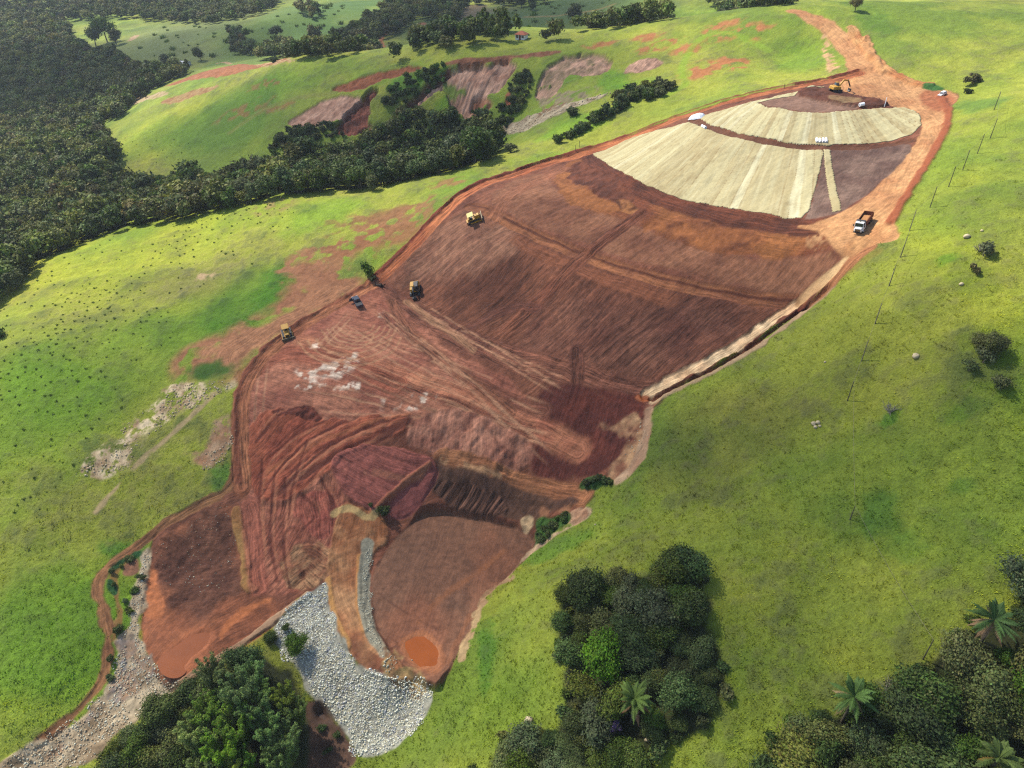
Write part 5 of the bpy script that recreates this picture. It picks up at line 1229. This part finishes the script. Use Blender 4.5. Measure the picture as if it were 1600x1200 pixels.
P_K = m_plain('black_steel', A(34, 34, 36, 1.4), .6, var=.3); P_T = m_plain('rubber', A(40, 38, 36, 1.4), .9, var=.3); P_G = m_plain('dark_glass', A(30, 38, 46, 1.4), .08, spec=.8, var=.1)
P_GB = m_plain('blue_grey_glass', A(96, 116, 136, 1.6), .1, spec=.8, var=.1); P_W = m_plain('white_paint', (.62, .61, .59), .45, var=.15, vs=1.6); P_S = m_plain('worn_steel', A(150, 140, 130, 1.6), .45, .6, var=.3)
P_R = m_plain('rusty_red_steel', A(130, 70, 48, 1.7), .8, var=.35, vs=1.5); P_N = m_plain('dark_blue_paint', A(46, 56, 70, 1.5), .25, var=.1, spec=.7); P_L = m_plain('lamp_glass', (.8, .78, .7), .1, spec=.8); P_D = m_plain('soil_load', A(190, 134, 92, 1.8), .95, var=.4, vs=2.5, bump=.6)
P_SN = m_plain('white_sheet', (.75, .76, .78), .6, var=.08); P_WD = m_plain('weathered_wood', A(96, 88, 80, 1.6), .9, var=.4, vs=3)
P_TILE = m_plain('clay_roof_tiles', A(190, 104, 74, 1.8), .85, var=.35, vs=3); P_WALL = m_plain('white_render', (.68, .66, .62), .85, var=.1); P_TIN = m_plain('pale_tin_roof', A(206, 208, 210, 1.8), .5, var=.15)
def wheel(root, x, y, z, r, w, out):
    t = MB().cyl((x, y - w / 2, z), (x, y + w / 2, z), r, n=18).build('wheel', P_T, root)
    MB().cyl((x, y - w / 2 - .015, z), (x, y + w / 2 + .015, z), r * .55, n=12).build('rim', P_W if out else P_S, t)
    return t
# --- tipper truck
t = stand('dump_truck', 1349, 353, 1343, 361, 'white cab tipper truck with a rusty bed on the orange haul road', 'truck', sc=.82)
MB().box(-3.9, 3.5, -.45, .45, .62, .92).box(-3.6, -1.2, -1.0, 1.0, .45, .6).build('chassis', P_K, t)
cab = MB().box(1.55, 3.15, -1.2, 1.2, .95, 1.95).box(1.55, 3.1, -1.18, 1.18, 1.95, 2.95, .05, .32, .1).build('cab', P_W, t)
MB().prism([(3.115, 1.98), (3.125, 2.0), (2.83, 2.82), (2.80, 2.80)], -1.02, 1.02).build('windscreen', P_G, cab)
for s in (-1, 1):
    d = MB().box(1.9, 2.95, s * 1.2 - .03, s * 1.2 + .03, 1.05, 1.97, bev=.01).build('door', P_W, cab)
    MB().box(2.0, 2.75, s * 1.15 - .05, s * 1.15 + .05, 2.02, 2.7, 0, .2, 0, .01).build('window', P_G, d)
    MB().box(3.0, 3.1, s * 1.42 - .13, s * 1.42 + .13, 1.9, 2.5, bev=.02).cyl((2.95, s * 1.15, 2.4), (3.05, s * 1.42, 2.4), .03).build('mirror', P_K, t)
    MB().cyl((3.95, s * .88, 1.0), (4.0, s * .88, 1.0), .15).build('headlight', P_L, t)
    MB().box(2.2, 3.6, s * 1.02 - .2, s * 1.02 + .2, .95, 1.2, .1, .1, 0, .03).build('fender', P_W, t)
MB().box(3.1, 3.92, -.98, .98, .9, 1.78, 0, .12, .12, .08).build('hood', P_W, t)
MB().box(3.9, 3.96, -.7, .7, 1.0, 1.6, bev=.01).build('grille', P_S, t)
MB().box(3.85, 4.08, -1.2, 1.2, .5, .82).build('bumper', P_K, t)
MB().box(2.0, 2.4, -.2, .2, 2.95, 3.02, bev=.01).build('roof_hatch', P_S, cab)
bed = MB().box(-3.9, 1.3, -1.22, 1.22, 1.0, 1.15).box(-3.9, 1.3, -1.25, -1.15, 1.15, 2.4).box(-3.9, 1.3, 1.15, 1.25, 1.15, 2.4).box(-3.95, -3.83, -1.25, 1.25, 1.15, 2.35).build('dump_bed', P_R, t)
MB().box(1.22, 1.36, -1.27, 1.27, 1.0, 2.75).box(1.3, 2.0, -1.2, 1.2, 2.98, 3.04, bev=.01).build('headboard', P_K, bed)
MB().box(-3.7, 1.2, -1.13, 1.13, 1.15, 1.9, 1.2, .3, .25, .15).build('load', P_D, bed)
for x, n_ in ((2.75, 1), (-1.5, 2), (-2.75, 2)):
    for s in (-1, 1): wheel(t, x, s * (1.02 if n_ == 1 else .95), .52, .52, .3 if n_ == 1 else .55, n_ == 1)
# --- bulldozers
def dozer(u, v, u2, v2, label, roof, cabin):
    t = stand('bulldozer', u, v, u2, v2, label, 'bulldozer', group='yellow bulldozers grading the fill')
    for s in (-1, 1):
        tr = MB().prism([(-1.9, .25), (-1.55, .0), (1.35, .0), (1.75, .3), (1.75, .62), (1.4, .95), (-1.5, .95), (-1.9, .68)], s * 1.0 - .28, s * 1.0 + .28).build('track', P_K, t)
        MB().box(-1.3, 1.2, s * 1.29 - .03, s * 1.29 + .03, .3, .68, bev=.02).build('track_frame', P_Y, tr)
        MB().beam((-.3, s * 1.4, .5), (2.25, s * 1.4, .45), .14, .22).build('push_arm', P_Y, t)
    MB().box(-1.7, 1.7, -.72, .72, .5, 1.1).build('body', P_Y, t)
    hd = MB().box(.25, 1.95, -.55, .55, 1.1, 1.95, 0, .1, .05, .06).build('hood', P_Y, t)
    MB().cyl((1.0, .3, 1.9), (1.0, .3, 2.6), .07).build('exhaust', P_K, hd)
    MB().box(1.93, 1.98, -.45, .45, 1.15, 1.8, bev=.01).build('grille', P_K, hd)
    if cabin:
        MB().box(-1.25, .15, -.72, .72, 1.1, 2.6, .05, .15, .06, .05).build('cab', P_G, t)
    else:
        MB().box(-1.0, -.35, -.4, .4, 1.1, 1.55).box(-1.15, -.9, -.4, .4, 1.4, 2.05).build('seat', P_K, t)
        for x in (-1.3, .15):
            for s in (-1, 1): MB().beam((x, s * .75, 1.1), (x, s * .75, 2.62), .1, .1).build('canopy_post', P_K, t)
    MB().box(-1.55, .4, -.95, .95, 2.62, 2.75, .04, .04, .04, .04).build('canopy_roof', roof, t)
    MB().box(-1.9, -1.2, -.7, .7, 1.1, 1.6, .15, 0, .05).build('fuel_tank', P_Y, t)
    MB().prism([(2.2, .05), (2.42, .0), (2.3, .45), (2.32, .9), (2.5, 1.25), (2.38, 1.27), (2.18, .95), (2.12, .5)], -1.65, 1.65).build('blade', P_S, t)
    rp = MB().box(-2.35, -1.9, -.7, .7, .55, .85).build('ripper', P_Y, t)
    for s in (-.5, 0, .5): MB().beam((-2.3, s, .8), (-2.45, s, .15), .1, .14).build('shank', P_K, rp)
    return t
dozer(742, 344, 760, 338, 'yellow bulldozer with pale roof working alone near the upper bench', P_Y2, False)
dozer(449, 524, 453, 540, 'yellow bulldozer with orange roof at the left edge of the pink platform', P_Y, False)
# --- excavators
def excavator(u, v, u2, v2, label, swing, paint, glass, blackhouse, boom, sc=1.0):
    t = stand('excavator', u, v, u2, v2, label, 'excavator', sc=sc)
    for s in (-1, 1): MB().prism([(-2.0, .3), (-1.65, .0), (1.65, .0), (2.0, .3), (2.0, .6), (1.65, .88), (-1.65, .88), (-2.0, .6)], s * 1.15 - .3, s * 1.15 + .3).build('track', P_K, t)
    MB().box(-1.2, 1.2, -.85, .85, .35, .8).cyl((0, 0, .8), (0, 0, 1.0), .7).build('undercarriage', P_K, t)
    c, s_ = math.cos(swing), math.sin(swing)
    def rot(mb): mb.v = [(x * c - y * s_, x * s_ + y * c, z) for x, y, z in mb.v]; return mb
    rot(MB().box(-2.1, 1.1, -1.3, 1.3, 1.0, 1.3).box(-2.0, -.2, -1.3, 1.3, 1.3, 2.05, .1, 0, .06, .08).box(-.3, .9, -1.3, -.45, 1.3, 1.9)).build('house', paint, t)
    rot(MB().box(-2.55, -1.7, -1.3, 1.3, 1.05, 2.0, .2, 0, .1, .1)).build('counterweight', paint, t)
    cb = rot(MB().box(-.3, 1.3, .3, 1.28, 1.3, 2.95, .05, .25, .06, .05)).build('cab', glass, t)
    if blackhouse: rot(MB().box(-1.9, -.25, -.2, 1.22, 2.05, 2.35, .1, 0, .06, .06)).build('engine_cover', P_K, t)
    rot(MB().box(-.3, 1.1, .33, 1.25, 2.95, 3.03, bev=.02)).build('cab_roof', paint if not blackhouse else P_K, cb)
    (bx, bz), (ex, ez), (kx, kz) = boom
    bm_ = rot(MB().beam((.7, -.1, 1.5), (bx * .5, -.1, bz + .4), .4, .5).beam((bx * .5 - .1, -.1, bz + .4), (bx, -.1, bz), .36, .45)).build('boom', paint if not blackhouse else P_K, t)
    rot(MB().cyl((1.0, .25, 1.3), (bx * .5, .25, bz + .2), .08)).build('ram', P_S, bm_)
    rot(MB().beam((bx - .35, -.1, bz + .35), (ex, -.1, ez), .3, .36)).build('stick', P_K, t)
    bk = rot(MB().prism([(kx - .1, kz + .5), (kx + .45, kz + .35), (kx + .5, kz - .2), (kx + .1, kz - .55), (kx - .55, kz - .45), (kx - .2, kz - .1)], -.65, .45)).build('bucket', P_K, t)
    return t, rot, bk
excavator(1305, 143, 1330, 141, 'yellow excavator with raised boom digging beside the dark heap at the top', -.1, P_Y, P_GB, False, ((4.6, 3.5), (6.3, 1.4), (6.4, .3)), .85)
t, rot, bk = excavator(650, 456, 644, 476, 'excavator with black cab and yellow counterweight above the pink platform', 0.1, P_Y, P_K, True, ((2.9, 2.6), (3.7, 1.5), (3.5, .9)))
rot(MB().box(3.1, 3.75, -.55, .35, .8, 1.2, .1, .1, .1, .08)).build('load', P_D, bk)
# --- pickup with an open door
t = stand('pickup_truck', 559, 474, 552, 462, 'dark blue pickup with an open door parked on the pink platform', 'pickup')
MB().box(-2.55, 2.55, -.92, .92, .42, .98, .03, .06, .05, .08).build('body', P_N, t)
cb = MB().box(-.55, 1.35, -.9, .9, .98, 1.72, .25, .6, .14, .06).build('cab', P_N, t)
MB().prism([(1.33, 1.02), (1.36, 1.03), (.82, 1.66), (.79, 1.64)], -.72, .72).build('windscreen', P_GB, cb)
MB().prism([(-.55, 1.04), (-.53, 1.02), (-.33, 1.62), (-.36, 1.62)], -.66, .66).build('rear_window', P_G, cb)
MB().box(-2.45, -.65, -.78, .78, .9, 1.0, bev=.01).build('bed_liner', P_K, t)
MB().box(-2.55, -.6, -.92, -.82, .98, 1.2, bev=.02).box(-2.55, -.6, .82, .92, .98, 1.2, bev=.02).box(-2.57, -2.48, -.9, .9, .98, 1.2, bev=.02).build('bed_side', P_N, t)
MB().box(1.2, 1.3, .95, 1.95, .5, 1.1, bev=.02).box(1.2, 1.28, 1.0, 1.85, 1.1, 1.55, bev=.02).build('door', P_N, t)['label'] = 'open front door'
MB().box(2.5, 2.66, -.9, .9, .45, .68).build('bumper', P_K, t)
for s in (-1, 1): MB().box(2.45, 2.58, s * .7 - .18, s * .7 + .18, .74, .92, bev=.02).build('headlight', P_L, t)
for x in (-1.6, 1.6):
    for s in (-1, 1): wheel(t, x, s * .82, .38, .38, .26, False)
# --- white car
t = stand('parked_car', 1472, 149, 1464, 152, 'white car parked on the red turnout by the meadow', 'car', sc=.74)
MB().box(-2.1, 2.1, -.85, .85, .35, .88, .05, .08, .06, .1).build('body', P_W, t)
cb = MB().box(-1.9, .95, -.8, .8, .88, 1.45, .35, .65, .14, .06).build('cabin', P_W, t)
MB().prism([(.97, .91), (.99, .92), (.36, 1.42), (.34, 1.4)], -.64, .64).build('windscreen', P_G, cb)
MB().prism([(-1.92, .93), (-1.9, .92), (-1.58, 1.4), (-1.6, 1.4)], -.6, .6).build('rear_window', P_G, cb)
for s in (-1, 1):
    MB().box(-1.4, .5, s * .735 - .03, s * .735 + .03, .95, 1.34, .15, .35, 0, .01).build('window', P_G, cb)
    MB().box(2.02, 2.13, s * .6 - .18, s * .6 + .18, .62, .78, bev=.02).build('headlight', P_L, t)
for x in (-1.35, 1.35):
    for s in (-1, 1): wheel(t, x, s * .76, .32, .32, .2, False)

# --- power poles and wire
PP = [(1553, 172), (1547, 216), (1527, 240), (1504, 266), (1482, 292), (1453, 324), (1421, 360), (1407, 402), (1389, 447), (1367, 506), (1346, 564), (1324, 626), (1328, 812), (1442, 1030)]
tops = []
for k, (u, v) in enumerate(PP):
    x, y, z = spot(u, v); H = 4.6
    where = ['farthest pole of the line, near the white car', 'second farthest pole of the line', 'third farthest pole of the line', 'slim pole beside the upper bend of the haul road', 'slim pole level with the straw strip', 'slim pole up the meadow from the tipper truck', 'slim pole level with the tipper truck', 'slim pole just below the tipper truck', 'slim pole level with the upper bench', 'slim pole level with the end of the ditch', 'slim pole right of the pale ditch bank', 'slim pole above the pale rock patch', 'short slim pole beside the dark green meadow patch', 'last slim pole at the thicket edge'][k]
    if k == 12: H = 3.2
    r = link('power_pole', None, None, (x, y, z - .3)); tag(r, 'dark wooden ' + where, 'pole', 'slim power poles crossing the right meadow')
    MB().cyl((0, 0, 0), (0, 0, H + .3), .10, .07, 8).build('post', P_WD, r)
    MB().cyl((0, 0, H + .3), (0, 0, H + .46), .05, .03, 8).build('insulator', P_S, r)
    tops.append(np.array([x, y, z + H + .12]))
path = []
for a, b in zip(tops[:-1], tops[1:]):
    for q in np.linspace(0, 1, 9)[:-1]: path.append(a + (b - a) * q - [0, 0, 2.4 * q * (1 - q)])
path.append(tops[-1]); V, F = tube(path, [.022] * len(path), 4)
tag(link('overhead_wire', mesh_np('overhead_wire', V, [F], P_S)), 'thin wire strung along the slim poles across the meadow', 'wire')

# --- rolls, sheets and stakes on the terraces
def roll(u, v, u2, v2, L, r, lab, grp=None):
    t = stand('blanket_roll', u, v, u2, v2, lab, 'roll', group=grp, sink=-.1)
    o = MB().cyl((-L / 2, 0, r), (L / 2, 0, r), r, n=14).build('wrap', P_SN, t)
    MB().cyl((-L / 2 - .04, 0, r), (L / 2 + .04, 0, r), r * .35, n=10).build('core', P_WD, t)
for k, (u, lab) in enumerate([(1276, 'white blanket roll at the left end of the row on the brown bench'), (1281, 'white blanket roll second from the left in the row on the brown bench'), (1286, 'white blanket roll second from the right in the row on the brown bench'), (1290.5, 'white blanket roll at the right end of the row on the brown bench')]):
    roll(u, 221, u - .4, 217, 1.7, .32, lab, 'white rolls lying in a row on the bench')
roll(1100, 200, 1106, 203, 2.4, .4, 'white blanket roll lying alone on the upper left bench')
roll(1346, 164.5, 1350, 164.8, 1.4, .5, 'short white roll at the edge of the dark heap')
t = stand('sheet_pile', 1088, 184, 1096, 182, 'crumpled pile of white plastic sheets at the left end of the bench', 'sheet pile', sink=0)
for k, (x0, x1, y0, y1, z1) in enumerate([(-2.4, 1.0, -1.2, 1.4, .9), (-.6, 2.6, -1.6, 1.0, 1.3)]):
    bm = bmesh.new(); bmesh.ops.create_grid(bm, x_segments=14, y_segments=14, size=1)
    for q in bm.verts:
        x, y = q.co.x, q.co.y; rr = max(abs(x), abs(y))
        q.co = ((x0 + x1) / 2 + x * (x1 - x0) / 2, (y0 + y1) / 2 + y * (y1 - y0) / 2, z1 * (1 - rr ** 2.5) + .12 + .5 * float(fbm([x * 3 + k * 5], [y * 3], 1, 3, 8)[0]) * (1 - rr ** 4))
    me = bpy.data.meshes.new('sheet'); bm.to_mesh(me); bm.free(); me.materials.append(P_SN); link('sheet', me, t)
for u, v, H, lab in [(1382, 166, 2.6, 'white marker stake at the right end of the dark heap'), (1299, 138, 1.2, 'short grey stake behind the dark heap'), (899, 236, 1.8, 'pale wooden stake at the left corner of the straw blanket'), (905, 230, 2.0, 'second pale stake just right of the corner stake by the berm'), (1225, 138, 1.3, 'dark short stake on the berm left of the dark heap')]:
    x, y, z = spot(u, v); tag(MB().box(-.07, .07, -.07, .07, -.3, H, bev=.02).cyl((0, 0, H - .01), (0, 0, H + .15), .09, .01, 6).build('marker_stake', P_SN if 'white' in lab else P_WD), lab, 'stake').location = (x, y, z)
# --- boulders
def boulder(u, v, r, lab, grp=None, name='boulder', colr=A(226, 206, 182)):
    x, y, z = spot(u, v); q = np.random.default_rng(int(u * 3 + v)); iv, jf = ICO[3]
    w = 1 + .5 * fbm(iv[:, 0] * 1.3 + u, iv[:, 1] * 1.3 + iv[:, 2], 1, 4, 3)
    V = iv * w[:, None] * r * .82 * np.array([1.05, .9, .8]); 
    tag(link(name, mesh_np(name, V, [jf], M_STONE, np.repeat(np.clip(colr * 1.15, 0, .5)[None], len(V), 0)), None, (x, y, z + r * .3)), lab, 'boulder' if name == 'boulder' else 'rock', grp)
boulder(826, 1126, .85, 'large pale boulder at the lower meadow edge beside the copse'); boulder(1011, 1157, .5, 'small pale stone just below the palm in the copse')
for k, (u, v, r) in enumerate([(1271, 663, .6), (1278, 661, .55), (1274, 668, .45), (1281, 666, .35)]): boulder(u, v, r, 'pale rock of the small heap alone on the open meadow', 'pale rocks heaped on the open meadow', 'rock')
for u, v, r, lab in [(1430, 558, .75, 'pale boulder on the right meadow left of the grey shrubs'), (1510, 371, .75, 'pale boulder high on the right meadow'), (1534, 361, .35, 'small white stone right of the high pale boulder'), (1289, 566, .3, 'small white stone on the meadow below the ditch'), (930, 820, .25, 'tiny pale stone on the grass by the lower cut'), (1502, 445, .5, 'pinkish stone in the dry patch of the right meadow')]: boulder(u, v, r, lab)
# --- uprooted stump at the platform corner
x, y, z = spot(592, 447); q = np.random.default_rng(9); Vs, Fs, off = [], [], 0
V, F = tube([(-1.0, .5, .35), (0, 0, .4), (.9, -.4, .5)], [.22, .35, .45], 8); Vs.append(V); Fs.append(F); off = len(V)
for k in range(14):
    a = q.uniform(0, 6.28); V, F = tube([(.9, -.4, .5), (.9 + .5 * math.cos(a), -.4 + .5 * math.sin(a) * .5, .5 + .5 * math.sin(a)), (1.2 + .9 * math.cos(a), -.5 + .9 * math.sin(a), .5 + .8 * q.uniform(-.4, 1))], [.16, .09, .03], 5); Vs.append(V); Fs.append(F + off); off += len(V)
tag(link('tree_stump', mesh_np('tree_stump', np.concatenate(Vs), [np.concatenate(Fs)], m_plain('dark_roots', A(52, 42, 38, 1.4), .95)), None, (x, y, z)), 'dark uprooted stump at the corner of the pink platform', 'stump')
# --- houses
def house(u, v, u2, v2, L, Wd, H, rh, roof, lab, hip=False):
    t = stand('house', u, v, u2, v2, lab, 'house', sink=.3); M = t.matrix_world.copy(); h = math.atan2(M[1][0], M[0][0]); t.matrix_world = Matrix.Translation(M.translation) @ Matrix.Rotation(h, 4, 'Z')
    w = MB().box(-L / 2, L / 2, -Wd / 2, Wd / 2, 0, H, bev=0)
    if not hip: w.prism([(0, 0)] * 0 + [(-L / 2 + .01, H), (-L / 2 + .25, H), (-L / 2 + .25, H + .05), (-L / 2 + .01, H + .05)], -Wd / 2, Wd / 2)
    w.build('wall', P_WALL, t)
    e = .45; hx = L / 2 + e; hy = Wd / 2 + e; ix = L / 2 - (Wd / 2 if hip else -e)
    V = [(-hx, -hy, H), (hx, -hy, H), (hx, hy, H), (-hx, hy, H), (-ix, 0, H + rh), (ix, 0, H + rh)] + [(-hx, -hy, H - .12), (hx, -hy, H - .12), (hx, hy, H - .12), (-hx, hy, H - .12)]
    MB().add(V, [(0, 1, 5, 4), (2, 3, 4, 5), (1, 2, 5), (3, 0, 4), (0, 6, 7, 1), (1, 7, 8, 2), (2, 8, 9, 3), (3, 9, 6, 0), (9, 8, 7, 6)]).build('roof', roof, t)
    for s in (-1, 1):
        for x in (-L * .3, L * .3):
            f = MB().box(x - .55, x + .55, s * Wd / 2 - .05, s * Wd / 2 + .05, 1.0, 2.1, bev=.01).build('window', P_WD, t); MB().box(x - .45, x + .45, s * Wd / 2 - .07, s * Wd / 2 + .07, 1.1, 2.0, bev=.005).build('pane', P_G, f)
        MB().box(-.5, .5, s * Wd / 2 - .06, s * Wd / 2 + .06, .1, 2.15, bev=.01).build('door', P_R, t)
house(815, 61, 824, 61, 4.6, 4, 2.4, 1.4, P_TILE, 'white house with orange hipped roof peeking over the grassy ridge', True)
house(581, 75, 590, 75, 7.5, 4.5, 2.6, .8, P_TIN, 'low white shed with pale roof beside the red track')
house(524, 80, 532, 80, 6, 5, 2.6, 1.6, P_TILE, 'small white cottage with orange roof behind the spur')
house(245, 112, 254, 112, 9, 6, 2.8, 1.6, P_TIN, 'pale cottage half hidden by trees at the wood edge'); house(287, 103, 296, 102, 9, 5, 2.6, 1, P_TIN, 'long pale roofed shed right of the hidden cottage'); house(212, 105, 219, 105, 6, 5, 2.8, 1.4, P_TILE, 'small cottage between trees left of the hidden cottage')
